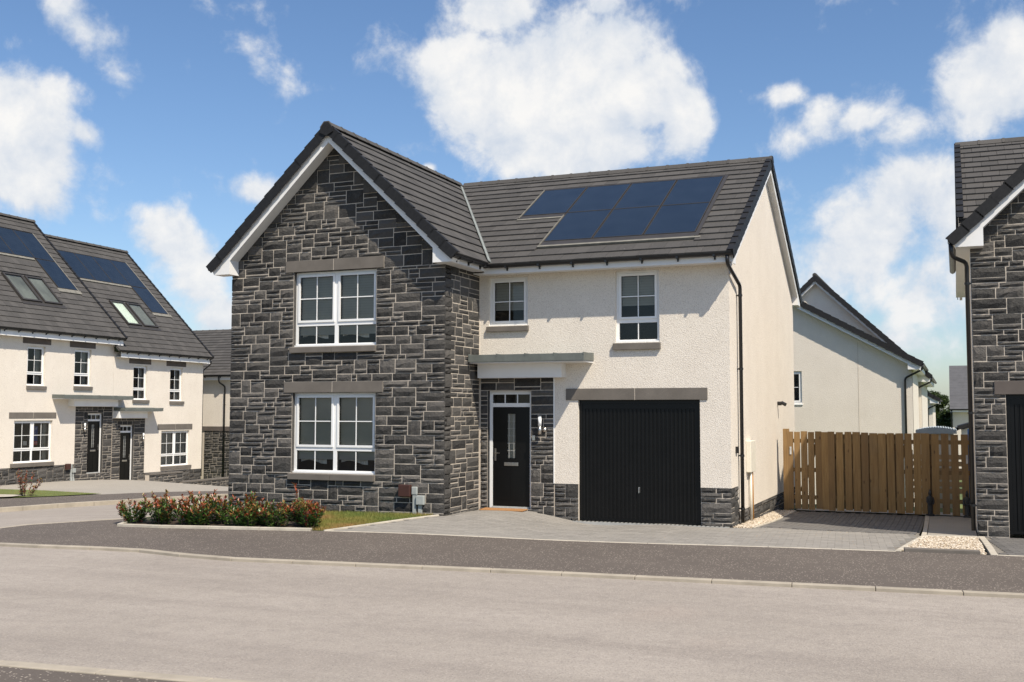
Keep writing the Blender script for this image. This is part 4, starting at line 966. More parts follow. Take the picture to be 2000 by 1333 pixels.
wall_panel(Face((0, 8.215, 0), (-1, 0, 0), (0, 1, 0)), 0.02, 9.67, -.5, 5.1, [], 'rear_wall', ['roughcast'], main)
window(main, FW, *WU, 'pair', blind=.5, curtain=True); window(main, FW, *WL, 'pair', blind=.45, curtain=True)
window(main, FM, *U1, 'single', depth=.05, blind=.04, drop=.72); window(main, FM, *U2, 'tall', depth=.05, blind=.04, drop=.72)
lintel(main, FW, -8.412, -6.212, 4.78, 5.002); lintel(main, FW, -8.412, -6.212, 2.417, 2.628)
sill(main, FW, -8.266, -6.372, 3.193, 3.314); sill(main, FW, -8.266, -6.372, .742, .868)
sill(main, FM, -4.76, -3.88, 3.62, 3.735, two=False); sill(main, FM, -2.17, -1.26, 3.21, 3.345, two=False)
lintel(main, FM, -3.114, -.4, 2.274, 2.493, proud=.035)
garage_door(main, FM, -2.878, -.543, -.01, 2.274)
front_door(main, FM, *DO)
wall_light(main, FM, -3.62, 1.76)
mb = MB(); FM.box(mb, -3.80, -3.735, 1.50, 1.60, .02, .06); mb.build('doorbell', 'steel', main, bevel=.005)
canopy(main, FM, -4.905, -2.56, -4.86, -3.12, 3.14, 3.0, 2.705, .6, .26)
meter_boxes(main, Face((0, -1.608, 0), (1, 0, 0), (0, -1, 0)), -5.63, .585)
# roof
c30, s30 = math.cos(math.atan(.5828)), math.sin(math.atan(.5828)); c44, s44 = math.cos(math.atan(SLO)), math.sin(math.atan(SLO))
OM = V3((-9.985, -.47, 4.877)); UM, VM = V3((1, 0, 0)), V3((0, c30, s30)); LM = 4.578 / c30
def inc_main(a, b, v0, v1):
    z = OM.z + v1 * s30; return OM.x + b > -4.552 - (z - 4.905) / SLO + .02
def sol(x0, x1, v0, v1): return (x0 - OM.x, x1 - OM.x, v0 + .119, v1 + .119)
h_sol = [sol(-4.80, -.64, 2.40, 4.20), sol(-3.78, -.64, .64, 2.56)]
rm = roof_plane(main, OM, UM, VM, 10.141, LM, TL, inc_main, h_sol, 'R', 'main_roof', VG)
OW = V3((-4.552, -1.93, 4.905)); UW, VW = V3((0, 1, 0)), V3((-c44, 0, s44)); LW = 2.732 / c44
def inc_wing(a, b, v0, v1):
    z = OW.z + v1 * s44; return OW.y + a < (z - 4.918) / .5828 - .4 - .02
rw_ = roof_plane(main, OW, UW, VW, 6.04, LW, TL, inc_wing, (), 'L', 'wing_roof', VG)
roof_plane(main, (-10.016, 4.108, 4.905), (0, -1, 0), (c44, 0, s44), 6.04, LW, TL, None, (), 'R', 'wing_roof', VG)
roof_plane(main, (.156, 8.686, 4.877), (-1, 0, 0), (0, -c30, s30), 10.141, LM, TL, None, (), 'LR', 'main_roof', VG)
ridge_run(main, (AP + .1, 4.108, 7.575), (.17, 4.108, 7.575), RG, rm); ridge_run(main, (AP, 4.0, 7.575), (AP, -1.965, 7.575), RG, rw_)
mb = MB(); mb.prism([(AP - .13, -1.985, 7.50), (AP - .15, -1.985, 7.40), (AP, -1.985, 7.33), (AP + .15, -1.985, 7.40), (AP + .13, -1.985, 7.50), (AP + .05, -1.985, 7.605), (AP - .05, -1.985, 7.605)], (0, .06, 0)); mb.build('ridge_end_cap', 'verge_black', main)
mb = MB(); mb.prism([(.172, 4.108 - .13, 7.50), (.172, 4.108, 7.36), (.172, 4.108 + .13, 7.50), (.172, 4.108 + .05, 7.605), (.172, 4.108 - .05, 7.605)], (.03, 0, 0)); mb.build('ridge_end_cap', 'verge_black', main)
for r0, r1 in ((2.545, 4.17),):
    for i in range(4): x = -4.77 + i * 1.022; solar_panel(main, OM, UM, VM, *sol(x + .012, x + 1.01, r0, r1))
for i in range(1, 4): x = -4.77 + i * 1.022; solar_panel(main, OM, UM, VM, *sol(x + .012, x + 1.01, .92, 2.535))
for (x0, x1, v0, v1, m_, n1) in ((-4.80, -3.76, 2.28, 2.34, 'flashing', .036), (-3.78, -.55, .63, .70, 'flashing', .036), (-4.79, -3.76, 2.345, 2.54, 'panel_trim', .03), (-3.77, -.66, .705, .915, 'panel_trim', .03), (-.675, -.60, .72, 4.2, 'panel_trim', .04), (-4.80, -.66, 4.175, 4.22, 'panel_trim', .035), (-4.790, -4.775, 2.4, 4.2, 'flashing', .045), (-3.770, -3.755, .72, 2.40, 'flashing', .045)):
    a0, a1, b0, b1 = sol(x0, x1, v0, v1); strip(main, OM, UM, VM, a0, a1, b0, b1, -.005, n1, 'roof_flashing', m_)
# valley gutter
A_, B_ = V3((-4.552 + .03, -.43, 4.905)), V3((AP, 4.108, 7.545)); d_ = (B_ - A_).normalized(); nw = V3((s44, 0, c44)); nm_ = V3((0, -s30, c30))
tw = d_.cross(nw).normalized(); tm = nm_.cross(d_).normalized()
if tw.y > 0: tw = -tw
if tm.x < 0: tm = -tm
mb = MB(); mb.fbox(A_, d_, tw, nw, 0, (B_ - A_).length, .0, .085, .03, .044); mb.build('valley_lining', 'lead', main)
mb = MB(); mb.fbox(A_, d_, tm, nm_, .0, (B_ - A_).length, .0, .03, .03, .04); mb.build('valley_lining', 'verge_black', main)
# bargeboards, soffit boxes
def zroof(x): return 4.945 + SLO * ((-4.585 - x) if x > AP else (x + 9.983))
for sg in (1, -1):
    X_ = lambda x: x if sg == 1 else 2 * AP - x
    mb = MB(); y = -1.892
    for a, b in ((AP, -4.66),):
        pts = [(AP, zroof(AP) - .11), (X_(-4.78), zroof(-4.78) - .11), (X_(-4.78), zroof(-4.78) - .33), (AP, zroof(AP) - .33)]
        mb.prism([(p[0], y, p[1]) for p in pts], (0, .025, 0))
    mb.build('bargeboard', 'fascia_white', main)
    mb = MB(); pts = [(AP, zroof(AP) - .305), (X_(-4.9), zroof(-4.9) - .305), (X_(-4.9), zroof(-4.9) - .32), (AP, zroof(AP) - .32)]
    mb.prism([(p[0], -1.866, p[1]) for p in pts], (0, .27, 0)); mb.build('verge_soffit', 'fascia_white', main)
    mb = MB(); pts = [(X_(-5.03), 4.774), (X_(-4.66), 4.774), (X_(-4.62), 4.84), (X_(-4.62), zroof(-4.62) - .1), (X_(-5.03), zroof(-5.03) - .12)]
    mb.prism([(p[0], -1.8955, p[1]) for p in pts], (0, .30, 0)); mb.build('soffit_box', 'fascia_white', main)
mb = MB(); mb.box(-4.685, -4.66, -1.594, -.342, 4.775, 4.93); mb.build('fascia', 'fascia_white', main)
mb = MB(); mb.box(-4.93, -4.685, -1.594, -.342, 4.776, 4.79); mb.build('soffit', 'fascia_white', main)
mb = MB(); mb.box(-4.685, .10, -.365, -.342, 4.72, 4.88); mb.build('fascia', 'fascia_white', main)
mb = MB(); mb.box(-4.93, .10, -.342, -.0125, 4.735, 4.752); mb.build('soffit', 'fascia_white', main)
mb = MB(); mb.prism([(.1005, -.365, 4.72), (.1005, .05, 4.72), (.1005, .05, 5.06), (.1005, -.365, 4.84)], (.025, 0, 0)); mb.build('soffit_box', 'fascia_white', main)
for (ya, yb) in ((-.30, 4.108), (8.516, 4.108)):
    zz_ = lambda y: 4.925 + .5828 * (min(y, 8.216 - y) + .40)
    mb = MB(); mb.prism([(.128, ya, zz_(ya) - .09), (.128, yb, zz_(yb) - .09), (.128, yb, zz_(yb) - .30), (.128, ya, zz_(ya) - .30)], (.022, 0, 0)); mb.build('bargeboard', 'fascia_white', main)
    mb = MB(); mb.prism([(.013, ya, zz_(ya) - .27), (.013, yb, zz_(yb) - .27), (.013, yb, zz_(yb) - .285), (.013, ya, zz_(ya) - .285)], (.114, 0, 0)); mb.build('verge_soffit', 'fascia_white', main)
mb = MB(); mb.prism([(.0135, 8.10, 4.735), (.0135, 8.50, 4.735), (.0135, 8.50, 4.86), (.0135, 8.10, 5.05)], (.14, 0, 0)); mb.build('soffit_box', 'fascia_white', main)
gutter(main, (-4.52, -.425, 4.878), (.17, -.425, 4.878), (0, -1, 0), spacing=.62)
gutter(main, (-4.60, -1.95, 4.90), (-4.60, -.36, 4.90), (1, 0, 0), spacing=.5)
gutter(main, (-9.97, -1.95, 4.90), (-9.97, 4, 4.90), (-1, 0, 0), hooks=False)
downpipe(main, [(.06, -.425, 4.84), (.066, -.415, 4.68), (.085, .66, 4.40), (.085, .66, .02)], (4.22, 2.85, 1.25, .28), wall=(-1, 0, 0))
mb = MB(); FE.box(mb, 1.45, 1.98, .9, 1.50, .012, .11); mb.build('meter_box', 'cream_plastic', main, bevel=.01)
mb = MB(); mb.tube([(.06, 1.68, .95), (.06, 1.68, -.05)], .026, 10); mb.build('duct_pipe', 'cream_plastic', main, smooth=True)
mb = MB(); mb.tube([(.05, 1.92, .95), (.05, 1.92, .85), (.05, 1.96, -.05)], .016, 10); mb.build('supply_pipe', 'orange_pipe', main, smooth=True)
mb = MB(); FE.box(mb, .40, .52, 1.30, 1.42, .012, .05); mb.tube([(.012, 5.48, 2.25), (.10, 5.48, 2.25)], .045, 12); mb.tube([(.10, 5.48, 2.27), (.20, 5.46, 2.22)], .04, 12); mb.build('sensor_lamp', 'black_plastic', main)
mb = MB(); mb.box(-9.68, -.0, .02, 8.2, -.3, -.02); mb.build('floor_slab', 'mortar', main)
for pz in (ST, TL, VG, RG): pz.finish()

# ================================================================== CORNER HOUSE ON THE RIGHT
rh = thing('corner_house', 'dark stone gabled house with black garage beside the wooden gate', 'house', (4.055, .4, -.05), absz=True)
rh['zb'] = -.09
def rloc(x): return x - 4.05
S2 = Pieces(rh, 'stone', 'stone_field', ['stone']); T2 = Pieces(rh, 'roof_tile', 'roof_tile_field', ['roof_tile']); V2 = Pieces(rh, 'verge_cap', 'verge_cap_run', ['verge_black']); R2 = Pieces(rh, 'ridge_tile', 'ridge_tile_run', ['roof_tile'])
FR = Face((0, 0, 0), (1, 0, 0), (0, -1, 0)); W2 = 4.75; AP2 = W2 / 2
GR = (.472, 2.81, -.3, 2.31); WR2 = (1.45, 3.3, 3.314, 4.78)
p_ = wall_panel(FR, 0, W2, -.35, 4.85, [GR, WR2], 'gable_wall', ['mortar', 'stone'], rh, top=[(0, 4.85), (W2, 4.85), (W2, 5.1), (AP2, 7.4), (0, 5.1)], reveal=1)
stone_wall(FR, -.022, W2 + .022, -.15, 7.3, [GR, WR2, (.303, 2.98, 2.31, 2.536), (1.27, 3.48, 4.78, 5.0), (1.41, 3.3, 3.193, 3.314)], S2, p_, 77, clip=[lambda a, z: 7.28 - SLO * (a - AP2) - z, lambda a, z: 7.28 + SLO * (a - AP2) - z])
wall_panel(Face((0, 9.0, 0), (0, -1, 0), (-1, 0, 0)), .02, 8.99, -.4, 5.0, [], 'side_wall', ['roughcast'], rh, top=[(.02, 5.0), (8.99, 5.0), (4.9, 7.4)])
wall_panel(Face((W2, 0, 0), (0, 1, 0), (1, 0, 0)), .02, 1.6, -.4, 5.0, [], 'side_wall', ['roughcast'], rh)
wall_panel(Face((W2, 1.6, 0), (1, 0, 0), (0, -1, 0)), 0, 5, -.4, 5.0, [], 'render_wall', ['roughcast'], rh)
wall_panel(Face((9.75, 9.0, 0), (-1, 0, 0), (0, 1, 0)), .3, 9.74, -.4, 5.0, [], 'rear_wall', ['roughcast'], rh)
wall_panel(Face((9.75, 1.6, 0), (0, 1, 0), (1, 0, 0)), .0, 7.4, -.4, 5.0, [], 'side_wall', ['roughcast'], rh)
lintel(rh, FR, .303, 2.98, 2.31, 2.536, mat='lintel_dark'); lintel(rh, FR, 1.27, 3.48, 4.78, 5.0); sill(rh, FR, 1.41, 3.3, 3.193, 3.314)
window(rh, FR, *WR2, 'pair', blind=.5); garage_door(rh, FR, .472, 2.81, -.02, 2.31)
O2 = V3((-.15 - .0, -.40, 4.918))
def inc2(a, b, v0, v1):
    z = 5.355 + v1 * s30; return -.18 + a < -.34 + (z - 4.905) / SLO - .02
r2m = roof_plane(rh, (-.18, .35, 5.355), UM, VM, 10.1, 3.758 / c30, T2, inc2, (), 'L', 'main_roof', V2)
roof_plane(rh, (9.92, 8.686, 4.877), (-1, 0, 0), (0, -c30, s30), 10.1, LM, T2, None, (), 'R', 'main_roof', V2)
r2w = roof_plane(rh, (-.345, 4.108, 4.905), (0, -1, 0), (c44, 0, s44), 4.46, 2.72 / c44, T2, lambda a, b, v0, v1: 4.108 - b < (4.905 + v1 * s44 - 4.918) / .5828 - .42, (), 'R', 'wing_roof', V2)
roof_plane(rh, (W2 + .345, -.352, 4.905), (0, 1, 0), (-c44, 0, s44), 4.46, 2.72 / c44, T2, None, (), 'L', 'wing_roof', V2)
ridge_run(rh, (-.19, 4.108, 7.575), (9.9, 4.108, 7.575), R2, r2m); ridge_run(rh, (AP2, 4.0, 7.555), (AP2, -.37, 7.555), R2, r2w)
def zr2(x): return 4.945 + SLO * ((x + .312) if x < AP2 else (W2 + .312 - x))
for sg in (1, -1):
    X_ = lambda x: x if sg == 1 else W2 - x
    mb = MB(); mb.prism([(AP2, -.312, zr2(AP2) - .11), (X_(-.12), -.312, zr2(-.12) - .11), (X_(-.12), -.312, zr2(-.12) - .33), (AP2, -.312, zr2(AP2) - .33)], (0, .025, 0)); mb.build('bargeboard', 'fascia_white', rh)
    mb = MB(); mb.prism([(AP2, -.287, zr2(AP2) - .305), (X_(-.03), -.287, zr2(-.03) - .305), (X_(-.03), -.287, zr2(-.03) - .32), (AP2, -.287, zr2(AP2) - .32)], (0, .27, 0)); mb.build('verge_soffit', 'fascia_white', rh)
    mb = MB(); mb.prism([(X_(.19), -.3155, 4.79), (X_(-.24), -.3155, 4.79), (X_(-.27), -.3155, 4.86), (X_(-.27), -.3155, zr2(-.27) - .1), (X_(.19), -.3155, zr2(.19) - .12)], (0, .30, 0)); mb.build('soffit_box', 'fascia_white', rh)
mb = MB(); mb.box(-.24, -.215, -.015, 8.3, 4.79, 4.94); mb.build('fascia', 'fascia_white', rh)
mb = MB(); mb.box(-.215, .0, -.015, 8.3, 4.79, 4.805); mb.build('soffit', 'fascia_white', rh)
for (ya, yb) in ((4.9, 8.4),):
    zz_ = lambda y: 4.925 + .5828 * (8.616 - y)
    mb = MB(); mb.prism([(-.16, ya, zz_(ya) - .09), (-.16, yb, zz_(yb) - .09), (-.16, yb, zz_(yb) - .32), (-.16, ya, zz_(ya) - .32)], (.06, 0, 0)); mb.build('bargeboard', 'fascia_white', rh)
gutter(rh, (-.30, -.37, 4.90), (-.30, 3.9, 4.90), (-1, 0, 0), hooks=False)
downpipe(rh, [(-.32, -.30, 4.86), (-.31, -.27, 4.64), (-.075, .02, 4.56), (-.075, .02, .03)], (4.2, 2.0, .45), r=.036, wall=(1, 0, 0))
mb = MB(); mb.box(-.018, -.001, .03, .30, 0, 4.78); mb.build('corner_trim', 'upvc', rh)
mb = MB(); mb.box(.02, 9.7, 1.7, 8.9, -.3, -.03); mb.build('floor_slab', 'mortar', rh)
for pz in (S2, T2, V2, R2): pz.finish()

# ================================================================== CREAM TERRACED HOUSES ON THE LEFT
AZ = R(92.0); P0 = V3((-28, 10.75, 0)); TT = V3((math.cos(AZ), math.sin(AZ), 0))
FT = Face((0, 0, 0), (1, 0, 0), (0, -1, 0))
def terrace(label, zb, a0, a1, dz, W, first):
    t = thing('terraced_house', label, 'house', (P0.x, P0.y, zb), AZ, absz=True)
    S = Pieces(t, 'stone', 'stone_field', ['stone']); T = Pieces(t, 'roof_tile', 'roof_tile_field', ['roof_tile']); G = Pieces(t, 'ridge_tile', 'ridge_tile_run', ['roof_tile']); Vg = Pieces(t, 'verge_cap', 'verge_cap_run', ['verge_black'])
    z1 = 5.0 + dz; hl = [w[:4] for w in W['win']]
    po = (W['porch'][0], W['porch'][1], -3, W['porch'][2])
    wall_panel(FT, a0, a1, W['plinth'], z1, hl + [po], 'render_wall', ['roughcast'], t, d=.012)
    d = W['door']; pw = wall_panel(FT, po[0] + .002, po[1] - .002, zb - .5, po[3] + .02, [d], 'porch_wall', ['mortar', 'stone'], t, reveal=1); stone_wall(FT, po[0], po[1], zb - .25, po[3], [d], S, pw, 5 + int(a0 * 7), row=.1, colw=.06)
    for (b0, b1) in W['plinths']:
        pp_ = wall_panel(FT, b0, b1, zb - .6, W['plinth'] - .002, [], 'plinth', ['mortar'], t, d=-.006); stone_wall(FT, b0, b1, zb - .35, W['plinth'] - .004, [], S, pp_, 60 + int(b0), row=.1, colw=.06)
    for (x0, x1, y0, y1, kind, bl) in W['win']: window(t, FT, x0, x1, y0, y1, kind, depth=.08, blind=bl, drape_side=not bl)
    for L_ in W['lintel']: lintel(t, FT, *L_[:4], two=L_[4], mat=L_[5])
    for L_ in W['sill']: sill(t, FT, *L_[:4], two=L_[4])
    front_door(t, FT, *d, handle_left=False)
    wall_light(t, FT, *W['light'])
    canopy(t, FT, *W['canopy'])
    O = V3((W['roof'][0], -.44, 5.05 + dz)); U = V3((1, 0, 0)); Vv = V3((0, 5.14, 5.14)).normalized(); Vv = V3((0, .706, .708)).normalized(); LL = 5.14 / .706
    u = lambda s: s - O.x
    hs = [(u(h[0]), u(h[1]), h[2], h[3]) for h in W['holes']]
    m_ = roof_plane(t, O, U, Vv, W['roof'][1] - O.x, LL, T, None, hs, W['verge'], 'roof_slope', Vg)
    top = O + Vv * LL
    mb = MB(); mb.fbox(V3((O.x, 2 * 4.7 + .44, O.z)), V3((-1, 0, 0)), V3((0, -Vv.y, Vv.z)), V3((0, Vv.z, Vv.y)), -(W['roof'][1] - O.x), 0, 0, LL, -.06, .02); mb.build('rear_roof_slope', 'roof_tile', t)
    ridge_run(t, (O.x, 4.7, top.z + .06), (W['roof'][1] + .02, 4.7, top.z + .06), G, m_)
    for (x0, x1, v0, v1) in W['pv']: solar_panel(t, O, U, Vv, u(x0) + .01, u(x1) - .01, v0 + .01, v1 - .01)
    for (x0, x1, v0, v1, mt) in W['flash']: strip(t, O, U, Vv, u(x0), u(x1), v0, v1, -.004, .036, 'roof_flashing', mt)
    for k, (x0, x1, v0, v1, mt) in enumerate(W['rl']):
        w_, p = roof_light(t, O, U, Vv, u(x0), u(x1), v0, v1); p.build('inner_blind', mt, w_)
    e0, e1 = W['eave']
    mb = MB(); mb.box(e0, e1, -.30, -.275, 4.78 + dz, 5.0 + dz); mb.build('fascia', 'fascia_white', t)
    mb = MB(); mb.box(e0, e1, -.275, -.0125, 4.79 + dz, 4.805 + dz); mb.build('soffit', 'fascia_white', t)
    gutter(t, (e0, -.365, 5.03 + dz), (e1 + .15, -.365, 5.03 + dz), (0, -1, 0), spacing=.62)
    # gable end above the neighbour and far end
    x = a1; mb = MB(); mb.prism([(x - .26, .02, zb), (x - .26, 9.38, zb), (x - .26, 9.38, 5.1 + dz), (x - .26, 4.7, 9.9 + dz), (x - .26, .02, 5.1 + dz)], (.255, 0, 0)); mb.build('gable_end_wall', 'roughcast', t)
    mb = MB(); mb.prism([(a0, .3, zb), (a0, 9.38, zb), (a0, 9.38, 5.1 + dz), (a0, 4.7, 9.9 + dz), (a0, .3, 5.1 + dz)], (.2, 0, 0)); mb.build('party_wall', 'roughcast', t)
    x = W['roof'][1]; zf = lambda y: 5.05 + dz + (min(y, 9.4 - y) + .44) * 1.003
    mb = MB(); mb.prism([(x - .04, -.3, zf(-.3) - .07), (x - .04, 4.7, zf(4.7) - .07), (x - .04, 4.7, zf(4.7) - .3), (x - .04, -.3, zf(-.3) - .3)], (.025, 0, 0)); mb.build('bargeboard', 'fascia_white', t)
    mb = MB(); mb.prism([(a1 - .1, -.302, 4.76 + dz), (a1 - .1, .03, 4.76 + dz), (a1 - .1, .03, zf(.03) - .1), (a1 - .1, -.302, zf(-.302) - .1)], (x - a1 + .08, 0, 0)); mb.build('soffit_box', 'fascia_white', t)
    for pz in (S, T, G, Vg): pz.finish()
    return t
LS, LD = 'lintel_stone', 'lintel_dark'
tA = terrace('cream rendered terraced house with sold poster in its window and taller roof', -.62, -4.6, 4.36, 0., dict(
    win=[(-.77, 1.11, .17, 1.72, 'pair', 0), (-.24, .64, 3.02, 4.49, 'tall', 0), (2.15, 3.07, 3.06, 4.50, 'tall', 0), (-3.9, -3.0, 3.02, 4.49, 'tall', 0)], porch=(2.28, 4.36, 2.25), plinth=.01, plinths=[(-4.6, 2.28)],
    door=(2.98, 3.84, -.40, 1.99), lintel=[(-1.02, 1.27, 1.80, 2.02, True, LS), (-.48, .90, 4.57, 4.79, False, LD), (1.88, 3.28, 4.56, 4.79, False, LD)], sill=[(-.9, 1.18, .02, .165, True), (-.26, .70, 2.87, 3.01, False), (2.13, 3.13, 2.90, 3.05, False)],
    light=(2.72, 1.4), canopy=(1.03, 4.9, 1.89, 4.35, 2.68, 2.55, 2.26, .6, .3), roof=(-4.8, 4.58), verge='R', eave=(-4.6, 4.46),
    holes=[(-1.6, 3.9, 4.42, 6.34), (2.72, 3.9, 2.55, 4.6), (.10, 2.25, 1.45, 3.25)], pv=[(-1.55 + i * 1.085, -1.55 + (i + 1) * 1.085, 4.55, 6.32) for i in range(5)] + [(2.79, 3.875, 2.77, 4.54)],
    flash=[(-1.6, 2.72, 4.42, 4.53, 'flashing'), (2.70, 3.98, 2.55, 2.75, 'flashing'), (.08, 2.3, 1.46, 1.64, 'panel_trim'), (1.14, 1.26, 1.64, 3.22, 'panel_trim'), (3.88, 3.92, 2.7, 6.34, 'flashing')],
    rl=[(.16, 1.13, 1.66, 3.2, 'rooflight_inner'), (1.27, 2.2, 1.66, 3.2, 'rooflight_inner')]), True)
tB = terrace('cream rendered terraced house with slatted blinds and lower roof', -1.05, 4.37, 10.29, -.5, dict(
    win=[(7.44, 9.38, -.32, 1.22, 'pair', 1.0), (5.56, 6.43, 2.56, 4.0, 'tall', 0), (7.95, 8.81, 2.53, 4.0, 'tall', 0)], porch=(4.37, 6.37, 1.77), plinth=-.54, plinths=[(6.37, 10.29)],
    door=(4.86, 5.69, -.87, 1.5), lintel=[(7.18, 9.57, 1.27, 1.51, True, LS), (5.28, 6.66, 4.07, 4.29, False, LD), (7.68, 9.03, 4.06, 4.28, False, LD)], sill=[(7.42, 9.5, -.47, -.325, True), (5.53, 6.55, 2.42, 2.555, False), (7.93, 8.9, 2.39, 2.525, False)],
    light=(6.18, .95), canopy=(4.42, 6.8, 4.40, 6.17, 2.2, 2.08, 1.79, .6, .3), roof=(4.2, 10.45), verge='R', eave=(4.46, 10.36),
    holes=[(5.1, 9.72, 4.42, 6.38), (8.5, 9.72, 2.6, 4.6), (6.0, 8.06, 1.5, 3.25)], pv=[(5.16 + i * 1.128, 5.16 + (i + 1) * 1.128, 4.55, 6.35) for i in range(4)] + [(8.54, 9.66, 2.79, 4.54)],
    flash=[(5.1, 8.52, 4.42, 4.53, 'flashing'), (8.5, 9.8, 2.6, 2.77, 'flashing'), (5.98, 8.1, 1.5, 1.68, 'panel_trim'), (6.93, 7.06, 1.68, 3.2, 'panel_trim'), (9.67, 9.72, 2.7, 6.38, 'flashing')],
    rl=[(6.04, 6.92, 1.7, 3.2, 'rooflight_bright'), (7.08, 8.02, 1.7, 3.2, 'rooflight_inner')]), False)
downpipe(tA, [(-1.95, -.40, 5.0), (-1.95, -.38, 4.75), (-1.95, -.06, 4.55), (-1.95, -.06, -.6)], (3.4, 1.5), wall=(0, 1, 0))
downpipe(tB, [(10.4, -.36, 4.48), (10.42, -.34, 4.25), (10.36, .05, 3.95), (10.36, .05, -.9)], (), wall=(0, 1, 0))
meter_boxes(tA, FT, 1.98, -.08)
# sold poster behind the glass, its words as flat print
FP = Face((0, 0, 0), (1, 0, 0), (0, -1, 0))
pan = [o for o in bpy.data.objects if o.name.split('.')[0] == 'window' and o.parent == tA][0]
mb = MB(); FT.box(mb, .16, .50, .95, 1.50, -.125, -.118); po_ = mb.build('poster', 'poster_blue', pan)
mb = MB(); FT.box(mb, .161, .499, .80, .948, -.125, -.1175); mb.build('poster', 'poster_red', pan)
mb = MB(); FT.box(mb, -.16, .02, .80, .96, -.16, -.15); mb.build('notice', 'paper_white', pan)
def text(s, size, a, z, d, mat, parent):
    cu_ = bpy.data.curves.new('lettering', 'FONT'); cu_.body = s; cu_.size = size; cu_.align_x = 'CENTER'; cu_.extrude = .0
    to = bpy.data.objects.new('lettering', cu_); COL.objects.link(to); bpy.context.view_layer.update()
    me = bpy.data.meshes.new_from_object(to.evaluated_get(bpy.context.evaluated_depsgraph_get())); bpy.data.objects.remove(to)
    me.materials.clear(); me.materials.append(MATS[mat]); o = link('lettering', me, parent); o.matrix_local = basis(V3((a, -d, z)), V3((1, 0, 0)), V3((0, 0, 1)), V3((0, -1, 0))); return o
text('PLOT', .125, .33, 1.36, -.1165, 'paper_white', pan); text('61', .15, .33, 1.18, -.1165, 'paper_white', pan); text('SOLD', .125, .33, .835, -.1165, 'paper_white', pan)

# low walls with coping in front of the terrace
def low_wall(label, a0, a1, d, zt0, zt1, zb, seed):
    w = thing('garden_wall', label, 'wall', (P0.x, P0.y, zb), AZ, group=None, absz=True)
    S = Pieces(w, 'stone', 'stone_field', ['stone']); f = Face((0, -d, 0), (1, 0, 0), (0, -1, 0)); zt = min(zt0, zt1)
    p = wall_panel(f, a0, a1, zb - .3, zt, [], 'wall_core', ['mortar'], w, thick=.2); stone_wall(f, a0, a1, zb - .15, zt, [], S, p, seed, row=.1, colw=.06)
    n = max(2, round((a1 - a0) / .6))
    for i in range(n):
        x0, x1 = a0 + (a1 - a0) * i / n, a0 + (a1 - a0) * (i + 1) / n; mb = MB(); f.box(mb, x0 + .003, x1 - .003, zt + .001, zt + .06, -.23, .03); mb.build('coping', 'lintel_stone', w)
    S.finish()
low_wall('low dark stone wall with coping by the lower black door', 4.0, 6.1, 2.2, -.47, -.47, -.95, 91)
low_wall('long low dark stone wall with coping below the slatted-blind window', 5.9, 10.6, 2.35, -.88, -.88, -1.25, 92)

# ================================================================== HOUSE BEHIND THE TERRACE
ch = thing('rendered_house', 'distant house with stone lower storey and black downpipe behind the terrace', 'house', (-29, 24, -1.25), absz=True)
S3 = Pieces(ch, 'stone', 'stone_field', ['stone']); T3 = Pieces(ch, 'roof_tile', 'roof_tile_field', ['roof_tile']); R3 = Pieces(ch, 'ridge_tile', 'ridge_tile_run', ['roof_tile'])
FC = Face((0, 0, 0), (1, 0, 0), (0, -1, 0))
wall_panel(FC, -8, 9, 1.34, 3.75, [], 'render_wall', ['roughcast'], ch, d=.012)
p_ = wall_panel(FC, -8, 9, -1.5, 1.12, [], 'stone_wall', ['mortar'], ch); stone_wall(FC, -1.55, 4, -1.35, 1.12, [], S3, p_, 99, row=.1, colw=.06)
mb = MB(); FC.box(mb, -8, 9, 1.121, 1.339, -.2, .04); mb.build('string_course', 'lintel_dark', ch)
for x in (-8, 8.75): mb = MB(); mb.prism([(x, .02, -1.5), (x, 8.4, -1.5), (x, 8.4, 3.8), (x, 4.2, 6.2), (x, .02, 3.8)], (.25, 0, 0)); mb.build('gable_end_wall', 'roughcast', ch)
mb = MB(); mb.box(-8, 9, 8.2, 8.4, -1.5, 3.8); mb.build('rear_wall', 'roughcast', ch)
sl_ = math.atan(2.6 / 4.6); OC = V3((-8.2, -.42, 3.83)); LC = 4.62 / math.cos(sl_)
r3 = roof_plane(ch, OC, (1, 0, 0), (0, math.cos(sl_), math.sin(sl_)), 17.4, LC, T3, lambda a, b, v0, v1: a < 12)
mb = MB(); mb.fbox(V3((9.2, 8.82, 3.83)), V3((-1, 0, 0)), V3((0, -math.cos(sl_), math.sin(sl_))), V3((0, math.sin(sl_), math.cos(sl_))), 0, 17.4, 0, LC, -.06, .02); mb.build('rear_roof_slope', 'roof_tile', ch)
ridge_run(ch, (-8.2, 4.2, 6.46), (9.2, 4.2, 6.46), R3, r3)
mb = MB(); mb.box(-8.1, 9.1, -.30, -.275, 3.6, 3.79); mb.build('fascia', 'fascia_white', ch)
mb = MB(); mb.box(-8.1, 9.1, -.275, -.0125, 3.6, 3.615); mb.build('soffit', 'fascia_white', ch)
gutter(ch, (-8.2, -.36, 3.82), (9.2, -.36, 3.82), (0, -1, 0), spacing=.9)
downpipe(ch, [(-.48, -.36, 3.78), (-.48, -.34, 3.5), (-.33, -.06, 3.3), (-.33, -.06, -1.25)], (2.4, .9), r=.04, wall=(0, 1, 0))
for pz in (S3, T3, R3): pz.finish()

